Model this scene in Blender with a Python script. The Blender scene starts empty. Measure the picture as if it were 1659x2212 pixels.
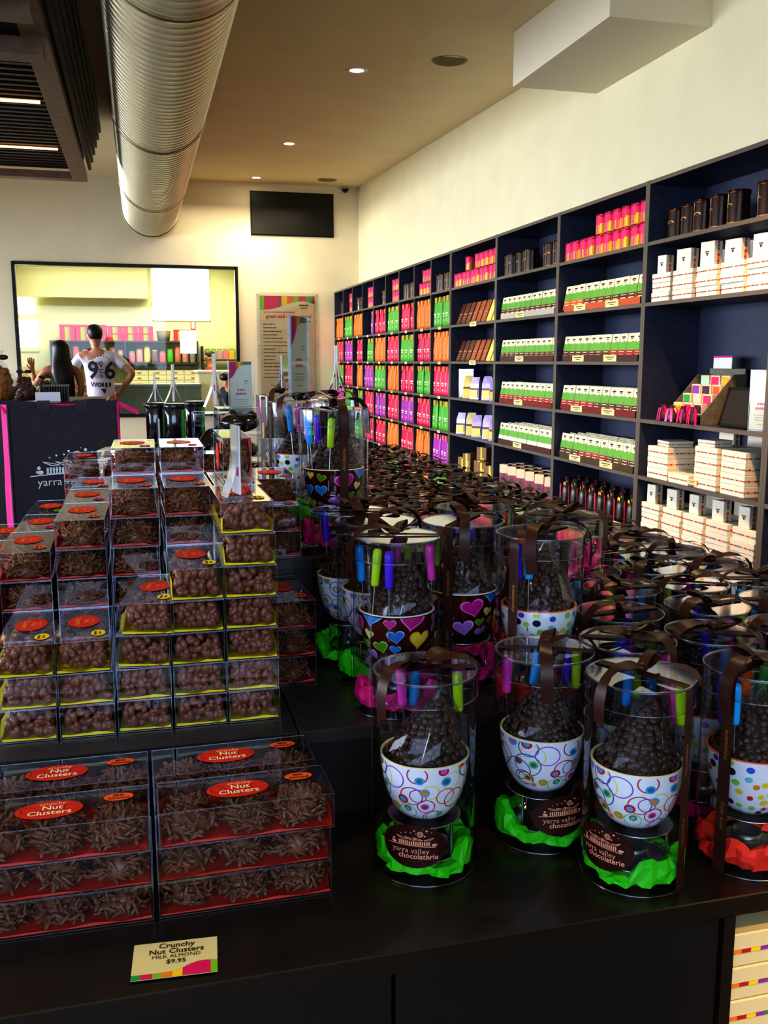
import bpy, bmesh, math, random
from mathutils import Vector, Matrix, Euler
random.seed(7)
PI = math.pi
C = bpy.context.scene.collection
S = bpy.context.scene
R = math.radians

# ------------------------------------------------------------------ helpers
def lin(h):
    h = h.lstrip('#')
    o = []
    for i in (0, 2, 4):
        c = int(h[i:i+2], 16) / 255
        o.append(c / 12.92 if c <= .04045 else ((c + .055) / 1.055) ** 2.4)
    return (o[0], o[1], o[2], 1)

MATS = {}
def mat(name, hexc, rough=.5, metal=0.0, spec=.5, noise=0, scale=20, bump=0, emit=0, coat=0, trans=0):
    if name in MATS: return MATS[name]
    m = bpy.data.materials.new(name); m.use_nodes = True
    nt = m.node_tree; b = nt.nodes['Principled BSDF']
    c = lin(hexc)
    b.inputs['Base Color'].default_value = c
    b.inputs['Roughness'].default_value = rough
    b.inputs['Metallic'].default_value = metal
    b.inputs['Specular IOR Level'].default_value = spec
    if coat: b.inputs['Coat Weight'].default_value = coat
    if trans: b.inputs['Transmission Weight'].default_value = trans
    if emit:
        b.inputs['Emission Color'].default_value = c
        b.inputs['Emission Strength'].default_value = emit
    if noise or bump:
        tc = nt.nodes.new('ShaderNodeTexCoord')
        n = nt.nodes.new('ShaderNodeTexNoise'); n.inputs['Scale'].default_value = scale
        n.inputs['Detail'].default_value = 4
        nt.links.new(tc.outputs['Object'], n.inputs['Vector'])
        if noise:
            r = nt.nodes.new('ShaderNodeValToRGB')
            r.color_ramp.elements[0].position = .3; r.color_ramp.elements[1].position = .7
            r.color_ramp.elements[0].color = tuple(max(0, x * (1 - noise)) for x in c[:3]) + (1,)
            r.color_ramp.elements[1].color = tuple(min(1, x * (1 + noise)) for x in c[:3]) + (1,)
            nt.links.new(n.outputs['Fac'], r.inputs['Fac'])
            nt.links.new(r.outputs['Color'], b.inputs['Base Color'])
        if bump:
            bp = nt.nodes.new('ShaderNodeBump'); bp.inputs['Strength'].default_value = bump
            bp.inputs['Distance'].default_value = .01
            nt.links.new(n.outputs['Fac'], bp.inputs['Height'])
            nt.links.new(bp.outputs['Normal'], b.inputs['Normal'])
    MATS[name] = m
    return m

def clear(name, tint='f4f6fa', ior=1.45, rough=.04, gain=1.0, base=0.0, crease=0, scale=30):
    """thin clear sheet: transparent with a fresnel gloss"""
    if name in MATS: return MATS[name]
    m = bpy.data.materials.new(name); m.use_nodes = True
    nt = m.node_tree
    for n in list(nt.nodes):
        if n.type == 'BSDF_PRINCIPLED': nt.nodes.remove(n)
    out = [n for n in nt.nodes if n.type == 'OUTPUT_MATERIAL'][0]
    t = nt.nodes.new('ShaderNodeBsdfTransparent'); t.inputs['Color'].default_value = lin(tint)
    g = nt.nodes.new('ShaderNodeBsdfGlossy'); g.inputs['Roughness'].default_value = rough
    g.inputs['Color'].default_value = (.95, .97, 1, 1)
    f = nt.nodes.new('ShaderNodeLayerWeight'); f.inputs['Blend'].default_value = .5
    pw = nt.nodes.new('ShaderNodeMath'); pw.operation = 'POWER'; pw.inputs[1].default_value = 3.3
    nt.links.new(f.outputs['Facing'], pw.inputs[0])
    mm = nt.nodes.new('ShaderNodeMath'); mm.operation = 'MULTIPLY_ADD'
    mm.inputs[1].default_value = .8*gain; mm.inputs[2].default_value = .03*gain+base; mm.use_clamp = True
    nt.links.new(pw.outputs[0], mm.inputs[0])
    x = nt.nodes.new('ShaderNodeMixShader')
    nt.links.new(mm.outputs[0], x.inputs[0]); nt.links.new(t.outputs[0], x.inputs[1]); nt.links.new(g.outputs[0], x.inputs[2])
    nt.links.new(x.outputs[0], out.inputs['Surface'])
    if crease:
        tc = nt.nodes.new('ShaderNodeTexCoord')
        n = nt.nodes.new('ShaderNodeTexNoise'); n.inputs['Scale'].default_value = scale; n.inputs['Detail'].default_value = 2
        nt.links.new(tc.outputs['Object'], n.inputs['Vector'])
        bp = nt.nodes.new('ShaderNodeBump'); bp.inputs['Strength'].default_value = crease; bp.inputs['Distance'].default_value = .01
        nt.links.new(n.outputs['Fac'], bp.inputs['Height'])
        nt.links.new(bp.outputs['Normal'], g.inputs['Normal'])
    MATS[name] = m
    return m

class MB:
    """collects polygons, builds ONE mesh"""
    def __init__(s): s.v = []; s.f = []; s.m = []; s.sm = []
    def add(s, vs, fs, m=0, smooth=False, M=None):
        b = len(s.v)
        if M is not None: vs = [tuple(M @ Vector(p)) for p in vs]
        s.v += [tuple(p) for p in vs]
        for f in fs:
            s.f.append([b + i for i in f]); s.m.append(m); s.sm.append(smooth)
        return s
    def box(s, x0, x1, y0, y1, z0, z1, m=0, M=None):
        vs = [(x0,y0,z0),(x1,y0,z0),(x1,y1,z0),(x0,y1,z0),(x0,y0,z1),(x1,y0,z1),(x1,y1,z1),(x0,y1,z1)]
        return s.add(vs, [(0,3,2,1),(4,5,6,7),(0,1,5,4),(1,2,6,5),(2,3,7,6),(3,0,4,7)], m, False, M)
    def bbox(s, x0, x1, y0, y1, z0, z1, b=.002, m=0, M=None):
        """box with chamfered vertical and horizontal edges"""
        xs = (x0, x0+b, x1-b, x1); ys = (y0, y0+b, y1-b, y1); zs = (z0, z0+b, z1-b, z1)
        bm = bmesh.new(); bmesh.ops.create_cube(bm, size=1)
        for v in bm.verts:
            v.co = Vector((x0 if v.co.x < 0 else x1, y0 if v.co.y < 0 else y1, z0 if v.co.z < 0 else z1))
        bmesh.ops.bevel(bm, geom=bm.edges[:], offset=b, segments=1, affect='EDGES')
        bm.verts.index_update()
        s.add([tuple(v.co) for v in bm.verts], [[v.index for v in f.verts] for f in bm.faces], m, False, M)
        bm.free(); return s
    def lathe(s, prof, n=32, m=0, smooth=True, a0=0, a1=2*PI, M=None, mfun=None):
        full = abs(a1 - a0 - 2*PI) < 1e-6
        k = n if full else n + 1
        vs = []
        for r, z in prof:
            for i in range(k):
                a = a0 + (a1 - a0) * i / n
                vs.append((r*math.cos(a), r*math.sin(a), z))
        b = len(s.v)
        s.v += [tuple(M @ Vector(p)) for p in vs] if M is not None else vs
        for j in range(len(prof)-1):
            for i in range(n):
                i2 = (i+1) % k
                s.f.append([b+j*k+i, b+j*k+i2, b+(j+1)*k+i2, b+(j+1)*k+i])
                s.m.append(mfun(i, j) if mfun else m); s.sm.append(smooth)
        return s
    def disc(s, r, z, n=32, m=0, M=None, up=True):
        vs = [(r*math.cos(2*PI*i/n), r*math.sin(2*PI*i/n), z) for i in range(n)]
        return s.add(vs, [list(range(n)) if up else list(range(n))[::-1]], m, False, M)
    def tube(s, p, q, r, n=8, m=0, r2=None, caps=True):
        p = Vector(p); q = Vector(q); d = (q-p); L = d.length
        if L < 1e-9: return s
        M = Matrix.Translation(p) @ d.to_track_quat('Z', 'Y').to_matrix().to_4x4()
        r2 = r if r2 is None else r2
        s.lathe([(r, 0), (r2, L)], n, m, True, M=M)
        if caps:
            s.disc(r, 0, n, m, M, False); s.disc(r2, L, n, m, M)
        return s
    def path(s, pts, r, n=6, m=0):
        for a, b in zip(pts, pts[1:]): s.tube(a, b, r, n, m)
        return s
    def ring(s, R0, z, r=.0006, n=32, m=0, M=None):
        return s.lathe([(R0-r, z-r), (R0+r, z-r), (R0+r, z+r), (R0-r, z+r), (R0-r, z-r)], n, m, True, M=M)
    def ell(s, c, rx, ry, rz, m=0, rot=None, seg=8, rings=5):
        vs = [(0, 0, -1)]
        for j in range(1, rings):
            t = -PI/2 + PI*j/rings
            for i in range(seg):
                a = 2*PI*i/seg
                vs.append((math.cos(t)*math.cos(a), math.cos(t)*math.sin(a), math.sin(t)))
        vs.append((0, 0, 1))
        fs = []
        for i in range(seg): fs.append((0, 1+(i+1) % seg, 1+i))
        for j in range(rings-2):
            for i in range(seg):
                a = 1+j*seg+i; b = 1+j*seg+(i+1) % seg
                fs.append((a, b, b+seg, a+seg))
        L = len(vs)-1; o = 1+(rings-2)*seg
        for i in range(seg): fs.append((o+i, o+(i+1) % seg, L))
        M = Matrix.Translation(Vector(c)) @ (rot.to_4x4() if rot is not None else Matrix.Identity(4)) @ Matrix.Diagonal((rx, ry, rz, 1))
        return s.add(vs, fs, m, True, M)
    def strip(s, pts, wid, m=0, smooth=True):
        """pts: centre line, wid: half-width vectors"""
        vs = []
        for p, w in zip(pts, wid):
            p = Vector(p); w = Vector(w)
            vs += [tuple(p-w), tuple(p+w)]
        return s.add(vs, [(2*i, 2*i+1, 2*i+3, 2*i+2) for i in range(len(pts)-1)], m, smooth)
    def polys(s, plist, fn):
        """plist: [(pts2d, mat)] laid on a surface by fn"""
        for pts, m in plist:
            s.add([fn(*p) for p in pts], [list(range(len(pts)))], m)
        return s
    def mesh(s, name, mats):
        me = bpy.data.meshes.new(name)
        me.from_pydata(s.v, [], s.f)
        for m in mats: me.materials.append(m)
        me.polygons.foreach_set('material_index', s.m)
        me.polygons.foreach_set('use_smooth', s.sm)
        me.update()
        return me

def obj(name, me, parent=None, loc=(0,0,0), rot=(0,0,0)):
    o = bpy.data.objects.new(name, me)
    o.location = loc; o.rotation_euler = rot
    C.objects.link(o)
    if parent is not None: o.parent = parent
    return o
def build(mb, name, mats, parent=None, loc=(0,0,0), rot=(0,0,0)):
    return obj(name, mb.mesh(name, mats if isinstance(mats, (list, tuple)) else [mats]), parent, loc, rot)
SEEN = {}
def tag(o, label, cat, group=None, kind=None):
    n = len(label.replace('-', '').split())
    if not 4 <= n <= 16: print('LABEL LEN', n, label)
    if label in SEEN and group is None: print('DUP LABEL', label)
    elif label in SEEN: print('DUP LABEL (group)', label)
    SEEN[label] = 1
    o['label'] = label; o['category'] = cat
    if group: o['group'] = group
    if kind: o['kind'] = kind
    return o
def thing(name, label, cat, loc=(0,0,0), rz=0, group=None, rot=None):
    o = bpy.data.objects.new(name, None); C.objects.link(o)
    o.empty_display_size = .05
    o.location = loc; o.rotation_euler = rot if rot else (0, 0, rz)
    return tag(o, label, cat, group)
def struct(mb, name, mats, loc=(0,0,0), parent=None):
    o = build(mb, name, mats, parent, loc)
    if parent is None: o['kind'] = 'structure'
    return o
def stuff(o): o['kind'] = 'stuff'; return o
ORD = ['zeroth','first','second','third','fourth','fifth','sixth','seventh','eighth','ninth','tenth','eleventh','twelfth',
       'thirteenth','fourteenth','fifteenth','sixteenth','seventeenth','eighteenth','nineteenth','twentieth','twenty-first','twenty-second','twenty-third','twenty-fourth','twenty-fifth','twenty-sixth']
NUM = ['zero','one','two','three','four','five','six','seven','eight','nine','ten','eleven','twelve','thirteen']

# ---- writing
_tc = {}
def text2d(s, size=1, align='CENTER', bold=0.0, space=1.0):
    """letters as flat polygons around (0,0)"""
    key = (s, align, bold, space)
    if key not in _tc:
        cu = bpy.data.curves.new('t', 'FONT'); cu.body = s; cu.size = 1; cu.align_x = align; cu.align_y = 'CENTER'
        cu.offset = bold; cu.resolution_u = 2; cu.space_character = space
        o = bpy.data.objects.new('t', cu); C.objects.link(o)
        dg = bpy.context.evaluated_depsgraph_get()
        me = bpy.data.meshes.new_from_object(o.evaluated_get(dg))
        _tc[key] = [[(me.vertices[i].co.x, me.vertices[i].co.y) for i in p.vertices] for p in me.polygons]
        bpy.data.objects.remove(o); bpy.data.curves.remove(cu); bpy.data.meshes.remove(me)
    return [[(x*size, y*size) for x, y in f] for f in _tc[key]]
def put(polys, dx=0, dy=0, m=0, rot=0, sx=1):
    c, s_ = math.cos(rot), math.sin(rot)
    return [([(x*sx*c-y*s_+dx, x*sx*s_+y*c+dy) for x, y in f], m) for f in polys]
def circ(x, y, r, m, n=20, ry=None):
    ry = ry or r
    return [([(x+r*math.cos(2*PI*i/n), y+ry*math.sin(2*PI*i/n)) for i in range(n)], m)]
def annul(x, y, r0, r1, m, n=28):
    o = []
    for i in range(n):
        a, b = 2*PI*i/n, 2*PI*(i+1)/n
        o.append(([(x+r0*math.cos(a), y+r0*math.sin(a)), (x+r1*math.cos(a), y+r1*math.sin(a)), (x+r1*math.cos(b), y+r1*math.sin(b)), (x+r0*math.cos(b), y+r0*math.sin(b))], m))
    return o
def rect(x0, x1, y0, y1, m): return [([(x0,y0),(x1,y0),(x1,y1),(x0,y1)], m)]
def seg(x0, y0, x1, y1, w, m):
    d = math.hypot(x1-x0, y1-y0) or 1; nx, ny = -(y1-y0)/d*w/2, (x1-x0)/d*w/2
    return [([(x0-nx,y0-ny),(x1-nx,y1-ny),(x1+nx,y1+ny),(x0+nx,y0+ny)], m)]
def logo(m, m2=None, words=2):
    """shop emblem: building with butterfly roofs, swirl moon, cows, stars; unit width about 1.1"""
    m2 = m if m2 is None else m2
    p = []
    y0 = .0
    pts = [(-.5 + i*.1, .02*math.sin(PI*i/10)) for i in range(11)]
    for a, b in zip(pts, pts[1:]): p += seg(a[0]-.05, a[1], b[0]-.05, b[1], .014, m)
    rs = random.Random(3)
    for i in range(15):
        x = -.31 + i*.044; h = .085 + .02*rs.random()
        p += rect(x, x+.028, .03, .03+h, m)
    p += rect(-.32, .36, .025, .034, m) + rect(-.32, .36, .085, .092, m)
    for x0, x1, d in ((-.36, -.12, 1), (-.18, .06, 1), (.0, .2, 1), (.42, .22, 1)):
        p += seg(x0, .21, (x0+x1)/2, .15, .014, m) + seg((x0+x1)/2, .15, x1, .155, .012, m) + seg(x0, .21, x1, .16, .01, m)
    for x in (-.4, .42):
        p += circ(x, .055, .045, m, 10, .03) + circ(x+(.045 if x > 0 else -.045), .06, .022, m, 8)
        for k in (-.03, -.01, .012, .03): p += rect(x+k-.004, x+k+.004, .0, .04, m)
    p += annul(.14, .29, .052, .066, m, 18) + annul(.14, .29, .03, .042, m, 14) + circ(.14, .29, .016, m, 8)
    for x, y, r in ((-.42,.12,.03),(-.26,.27,.013),(-.16,.3,.018),(-.05,.31,.016),(.02,.36,.02),(.05,.3,.01),(.23,.25,.022),(.27,.37,.026),(.37,.33,.014),(.2,.4,.008)):
        p += circ(x, y, r, m, 5)
    if words >= 1: p += put(text2d('yarra valley', .17), -.06, -.1, m)
    if words >= 2: p += put(text2d('chocolaterie', .165, bold=.018), .1, -.22, m2)
    return p

# ------------------------------------------------------------------ camera
F, CX, CY, H = 2006.0, 829.5, 1106.0, 1.38
yaw, pit = R(14.66), R(9.21)
cam = bpy.data.cameras.new('camera'); camo = bpy.data.objects.new('camera', cam); C.objects.link(camo)
cam.sensor_fit = 'VERTICAL'; cam.sensor_height = 24; cam.lens = F/2212*24; cam.clip_start = .05
camo.location = (0, 0, H); camo.rotation_euler = (PI/2 - pit, 0, -yaw)
S.camera = camo

# ------------------------------------------------------------------ materials
WALL = mat('wall_paint', 'f0e6c4', .8, noise=.03, scale=3, bump=.02)
WALLB = mat('wall_paint_back', 'efe6cc', .8, noise=.03, scale=3, bump=.02)
CEIL = mat('ceiling_paint', 'f0dcb6', .85, noise=.03, scale=2)
FLOOR = mat('floor_concrete', '4a4038', .35, noise=.2, scale=4)
SHELF = mat('shelf_laminate', '3f445a', .45, noise=.1, scale=25)
SHELFE = mat('shelf_edge', '685e55', .5)
COUNTER = mat('counter_laminate', '2b2119', .32, noise=.12, scale=18)
COUNTERP = mat('counter_panel', '221d1b', .45, noise=.1, scale=18)
RISER = mat('riser_laminate', '35302f', .35, noise=.12, scale=18)
BLACK = mat('black', '0c0c0e', .4)
GROOVE = mat('groove', '050505', .7)
PLASTIC = clear('clear_plastic', gain=1.0, base=.004)
PLASTICL = clear('clear_lid', gain=1.5, base=.02, rough=.06)
PEDGE = clear('plastic_edge', 'dfe6f2', gain=1.2, base=.14, rough=.2)
CELLO = clear('cellophane', gain=.8, base=.0, rough=.05, crease=.12, scale=25)
ACRYL = clear('acrylic', 'f8fbfa', gain=1.0, base=.01, rough=.05)
CHIP = mat('dark_chocolate', '4a3026', .4, noise=.25, scale=60)
CHOC = mat('milk_chocolate', '8a5844', .38, noise=.25, scale=50)
CHOCS = mat('milk_chocolate_slivers', '7a5038', .4, noise=.35, scale=60)
YEL = mat('yellow_tray', 'e8d410', .55)
ORA = mat('orange_tray', 'c8321a', .5)
STICK = mat('sticker_red', 'd6331c', .45)
STICKF = mat('sticker_orange', 'f26a2a', .45)
STICKY = mat('sticker_yellow', 'f6dc1e', .45)
STICKP = mat('sticker_pink', 'e82a9a', .45)
STICKG = mat('sticker_green', '8cd62a', .45)
INK = mat('ink_brown', '3a1b12', .5)
CREAM = mat('cream_ink', 'f6e9c8', .5)
INKO = mat('ink_orange', 'f6a04a', .5)
STEEL = mat('polished_steel', 'c8ccd2', .22, 1)
STEELB = mat('brushed_steel', '8f948c', .38, 1, noise=.1)
WHITE = mat('white_card', 'f3f1ea', .55)
PAPER = mat('cream_card', 'e6d69c', .6)
RIB = mat('brown_satin', '40221a', .4, spec=.35, noise=.2, scale=40)
RIBP = mat('pink_satin', 'e0218a', .32, spec=.7)
GOLD = mat('gold_print', 'b98a4a', .35, .6)
PINK = mat('brand_pink', 'e3186a', .5)
MAG = mat('brand_magenta', 'd81e8c', .5)
GRN = mat('brand_green', '8ac424', .5)
GRN2 = mat('brand_dark_green', '2f9e4a', .5)
ORG = mat('brand_orange', 'f58a20', .5)
YLW = mat('brand_yellow', 'fbd313', .5)
PUR = mat('brand_purple', '9b3fae', .5)
SKIN = mat('skin', 'c08d70', .5, noise=.05)
HAIR = mat('dark_hair', '17110f', .45, noise=.3, scale=60)

# ------------------------------------------------------------------ room
def cz(y): return 3.70 + .0377 * (y - 7.94)      # the ceiling climbs gently to the back
XW, YB = 3.28, 14.05
mb = MB().box(-6.5, XW+.2, -3.5, 18.2, -.1, 0); struct(mb, 'floor', FLOOR)
mb = MB(); mb.add([(-6.5,-3.5,cz(-3.5)),(XW,-3.5,cz(-3.5)),(XW,YB,cz(YB)),(-6.5,YB,cz(YB)),(-6.5,-3.5,cz(-3.5)+.1),(XW,-3.5,cz(-3.5)+.1),(XW,YB,cz(YB)+.1),(-6.5,YB,cz(YB)+.1)],
       [(0,1,2,3),(7,6,5,4),(0,4,5,1),(1,5,6,2),(2,6,7,3),(3,7,4,0)]); struct(mb, 'ceiling', CEIL)
mb = MB().box(XW, XW+.15, -3.5, YB, 0, 4.2); struct(mb, 'wall_right', WALL)
# back wall with the window opening
wx0, wx1, wz0, wz1 = -1.6, 1.43, .62, 2.71
mb = MB().box(-6.5, wx0, YB, YB+.12, 0, 4.2).box(wx1, XW+.15, YB, YB+.12, 0, 4.2).box(wx0, wx1, YB, YB+.12, wz1, 4.2).box(wx0, wx1, YB, YB+.12, 0, wz0)
struct(mb, 'wall_back', WALLB)
# left wall: pier, sill and head around tall daylight openings
mb = MB().box(-6.65, -6.5, -3.5, 18.2, 0, .5).box(-6.65, -6.5, -3.5, 18.2, 2.9, 4.2)
for y in (-3.5, .2, 4, 7.8, 11.4, 14.1): mb.box(-6.65, -6.5, y, y+.35, .5, 2.9)
struct(mb, 'wall_left', WALL)
mb = MB().box(-6.5, XW, -3.65, -3.5, 0, 4.2); struct(mb, 'wall_front', WALL)
# window_1: frame and glass
w = bpy.data.objects.new('window_1', None); C.objects.link(w); w.location = (0, YB, 0); w['kind'] = 'structure'
t = .035
mb = MB().box(wx0-t, wx0+.01, -.03, .06, wz0-t, wz1+t).box(wx1-.01, wx1+t, -.03, .06, wz0-t, wz1+t).box(wx0, wx1, -.03, .06, wz1-.01, wz1+t).box(wx0, wx1, -.03, .06, wz0-t, wz0+.01)
build(mb, 'window_frame', mat('window_frame', '16161a', .4), w)
mb = MB().add([(wx0,.03,wz0),(wx1,.03,wz0),(wx1,.03,wz1),(wx0,.03,wz1)], [(0,1,2,3)])
build(mb, 'glass', clear('window_glass', 'f6faf2', gain=.9, base=.01, rough=.02), w)
# bulkhead under the ceiling, against the right wall
mb = MB().box(2.63, XW, 5.07, 6.47, 3.285, cz(6.5)); struct(mb, 'trim_1', mat('bulkhead_paint', 'e9dfc8', .8))

# kitchen behind the window
KY = 17.6
KW = mat('kitchen_wall', 'e4e2b4', .7)
mb = MB().box(-6.5, 5.2, KY, KY+.12, 0, 3.4); struct(mb, 'wall_kitchen_back', KW)
mb = MB().box(-2.7, -2.55, YB+.12, KY, 0, 3.4); struct(mb, 'wall_kitchen_left', KW)
mb = MB().box(3.6, 3.75, YB+.12, KY, 0, 3.4); struct(mb, 'wall_kitchen_right', KW)
mb = MB().box(-2.55, 3.6, YB+.12, KY, 3.1, 3.2); struct(mb, 'ceiling_kitchen', mat('kitchen_ceiling', 'd8d3a8', .8))
GLOW = mat('reflection_glow', 'fffef2', .5, emit=6)  # glow standing in for window reflections in the glass
w = bpy.data.objects.new('reflected_window_1', None); C.objects.link(w); w['kind'] = 'structure'  # added glowing panel imitating a reflection in the glass, no real window
build(MB().box(.30, 1.30, KY-.03, KY-.01, 2.12, 3.02), 'reflection_pane', GLOW, w)
build(MB().box(.285, .30, KY-.025, KY, 2.105, 3.035).box(1.30, 1.315, KY-.025, KY, 2.105, 3.035).box(.285, 1.315, KY-.025, KY, 2.105, 2.12).box(.285, 1.315, KY-.025, KY, 3.02, 3.035), 'window_frame', WHITE, w)  # border of the added reflection panel
struct(MB().box(-2.55, .22, KY-.4, KY-.05, 2.47, 3.1), 'trim_2', mat('kitchen_bulkhead', 'c4bf98', .8))
w = bpy.data.objects.new('reflected_window_2', None); C.objects.link(w); w['kind'] = 'structure'  # two small added panels, likewise reflections rather than a kitchen window
build(MB().box(-2.0, -1.72, KY-.03, KY-.01, 2.2, 2.62).box(-2.0, -1.72, KY-.03, KY-.01, 1.62, 2.1), 'reflection_pane', GLOW, w)
build(MB().box(-2.05, -1.67, KY-.025, KY, 2.1, 2.2).box(-2.05, -1.67, KY-.025, KY, 1.55, 1.62).box(-2.05, -1.67, KY-.025, KY, 2.62, 2.67), 'window_frame', KW, w)  # border around the small reflection panels

# ------------------------------------------------------------------ ceiling things
def downlight(x, y, lab):
    z = cz(y)
    o = thing('downlight', lab, 'ceiling light', (x, y, z), group='recessed ceiling downlights')
    o.rotation_euler = (R(2.16), 0, 0)
    build(MB().lathe([(.055,-.001),(.085,-.006),(.09,-.002),(.09,.0)], 24), 'trim_ring', WHITE, o)
    build(MB().lathe([(.055,-.001),(.05,.0)], 24).disc(.054, -.0012, 24, 0, None, False), 'bulb', mat('lamp_glow', 'fff0d0', .5, emit=60), o)
    l = bpy.data.lights.new('spot', 'SPOT'); l.energy = 85; l.color = (1, .76, .44); l.spot_size = R(95); l.spot_blend = .8; l.shadow_soft_size = .06
    lo = bpy.data.objects.new('spot', l); C.objects.link(lo); lo.parent = o; lo.location = (0, 0, -.03)
downlight(1.80, 7.75, 'lit ceiling downlight nearest the boxed bulkhead')
downlight(1.755, 10.96, 'lit ceiling downlight, middle one of the row beside the duct')
downlight(1.70, 13.55, 'lit ceiling downlight closest to the black wall panel')
for x, y in ((.2, .7), (-.6, 2.0)):
    l = bpy.data.lights.new('spot', 'SPOT'); l.energy = 50; l.color = (1, .74, .42); l.spot_size = R(85); l.spot_blend = .8; l.shadow_soft_size = .06
    lo = bpy.data.objects.new('spot', l); C.objects.link(lo); lo.location = (x, y, cz(y)-.03)
for x, y, lab in ((2.42, 7.25, 'round ceiling speaker grille near the boxed bulkhead'), (2.68, 13.4, 'round ceiling speaker grille above the black wall panel')):
    o = thing('ceiling_speaker', lab, 'speaker', (x, y, cz(y)), group='round ceiling speakers')
    build(MB().lathe([(.115,-.001),(.13,-.008),(.14,0)], 32), 'rim', mat('speaker_rim', '9a8a68', .6), o)
    build(MB().disc(.116, -.003, 32, 0, None, False), 'grille', mat('speaker_grille', '857552', .7, bump=.4, scale=300), o)
o = thing('security_camera', 'small dark dome security camera high in the wall corner', 'camera', (3.06, 13.95, cz(13.9)))
build(MB().lathe([(.0,-.035),(.06,-.035),(.065,0)], 20), 'mount', mat('camera_mount', 'b8a888', .5), o)
build(MB().ell((0,0,-.04), .05, .05, .05, 0, None, 14, 8), 'dome', BLACK, o)
o = thing('wall_panel', 'black rectangular screen panel high on the back wall', 'panel', (2.282, YB, 3.51))
build(MB().bbox(-.605, .605, -.04, 0, -.30, .30, .006), 'screen', mat('panel_black', '17130f', .5), o)
build(MB().box(-.615, .615, -.02, 0, -.31, -.30).box(-.615, .615, -.02, 0, .30, .31).box(-.615, -.605, -.02, 0, -.31, .31).box(.605, .615, -.02, 0, -.31, .31), 'rim', BLACK, o)

# spiral duct
o = thing('air_duct', 'large silver spiral air duct running along the ceiling to the back wall', 'duct', (.26, 0, 3.50))
DR = .385
M = Matrix.Rotation(-PI/2, 4, 'X') @ Matrix.Scale(1, 4)
DUCT = mat('galvanised_duct', 'ddd3b6', .4, .7, noise=.05, scale=3)
build(MB().lathe([(DR, -1), (DR, 3.5), (DR, 8), (DR, 14)], 64, 0, True, M=M), 'duct_tube', DUCT, o)
# the raised lock seam winds around the duct as one long helix
v = []; n = 48; turns = 155; pitch = .096
for i in range(n*turns+1):
    a_ = 2*PI*i/n; y0_ = -1+pitch*i/n
    for dr, dy in ((-.001, 0), (.005, .004), (.005, .011), (-.001, .015)):
        v.append(tuple(M @ Vector(((DR+dr)*math.cos(a_), (DR+dr)*math.sin(a_), y0_+dy))))
f = [(4*i+k, 4*i+k+1, 4*i+k+5, 4*i+k+4) for i in range(n*turns) for k in range(3)]
build(MB().add(v, f, 0, True), 'spiral_seam', mat('duct_seam', 'ece4cc', .38, .6), o)
build(MB().lathe([(DR+.012, 13.9), (DR+.02, 13.96), (DR+.012, 14.04)], 40, 0, True, M=M), 'end_collar', mat('duct_collar', 'd8cfb0', .5, .6), o)
for k, yy in enumerate((5.2, 8.4, 11.6)):
    h = MB().lathe([(DR+.013, yy), (DR+.018, yy+.005), (DR+.018, yy+.035), (DR+.013, yy+.04)], 40, 0, True, M=M)
    h.tube((-.2, yy+.02, .3), (-.2, yy+.02, cz(yy)-3.50), .004).tube((.2, yy+.02, .3), (.2, yy+.02, cz(yy)-3.50), .004)
    build(h, 'hanger_strap', mat('duct_strap', 'a09880', .4, .9), o)

# timber ceiling raft (upper left)
o = thing('ceiling_raft', 'dark brown slatted timber raft hanging from the ceiling with strip lights', 'ceiling raft', (-.42, 0, 3.18))
WOOD = mat('raft_wood', '3a261f', .5, noise=.25, scale=12)
WOODL = mat('raft_wood_edge', '7c6454', .5, noise=.2, scale=12)
x0, x1, y0, y1 = -3.2, 0, 4.2, 10.3
build(MB().box(x1-.14, x1, y0, y1, 0, .07).box(x0, x1-.14, y1-.14, y1, 0, .07), 'frame_rail', WOODL, o)
mb = MB()
y = 6.6
while y < y1-.16:
    mb.box(x0, x1-.16, y, y+.045, .09, .17); y += .125
build(mb, 'slats', WOOD, o)
mb = MB()
for k in range(6): mb.box(x1+.02+.02*k, x1+.05+.02*k, y0, y1-.06*(5-k)+.1, .08+.085*k, .13+.085*k)
build(mb, 'side_slats', WOOD, o)
for yy in (4.55, 5.15, 5.8): build(MB().box(x0, x1-.02, yy, yy+.16, -.12, -.03), 'beam', WOODL, o)
for yy in (7.62, 9.2): build(MB().box(x0, x1-.2, yy, yy+.03, .075, .088), 'strip_light', mat('strip_glow', 'ffc070', .5, emit=5), o)
mb = MB().box(x0, x1-.02, y0, y1, .22, .26); build(mb, 'backing_board', mat('raft_back', '2a1a14', .7), o)
for yy in (6, 9.6):
    build(MB().tube((-.3, yy, .24), (-.3, yy, cz(yy)-3.18), .006).tube((-2.8, yy, .24), (-2.8, yy, cz(yy)-3.18), .006), 'hanging_rod', STEELB, o)

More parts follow.
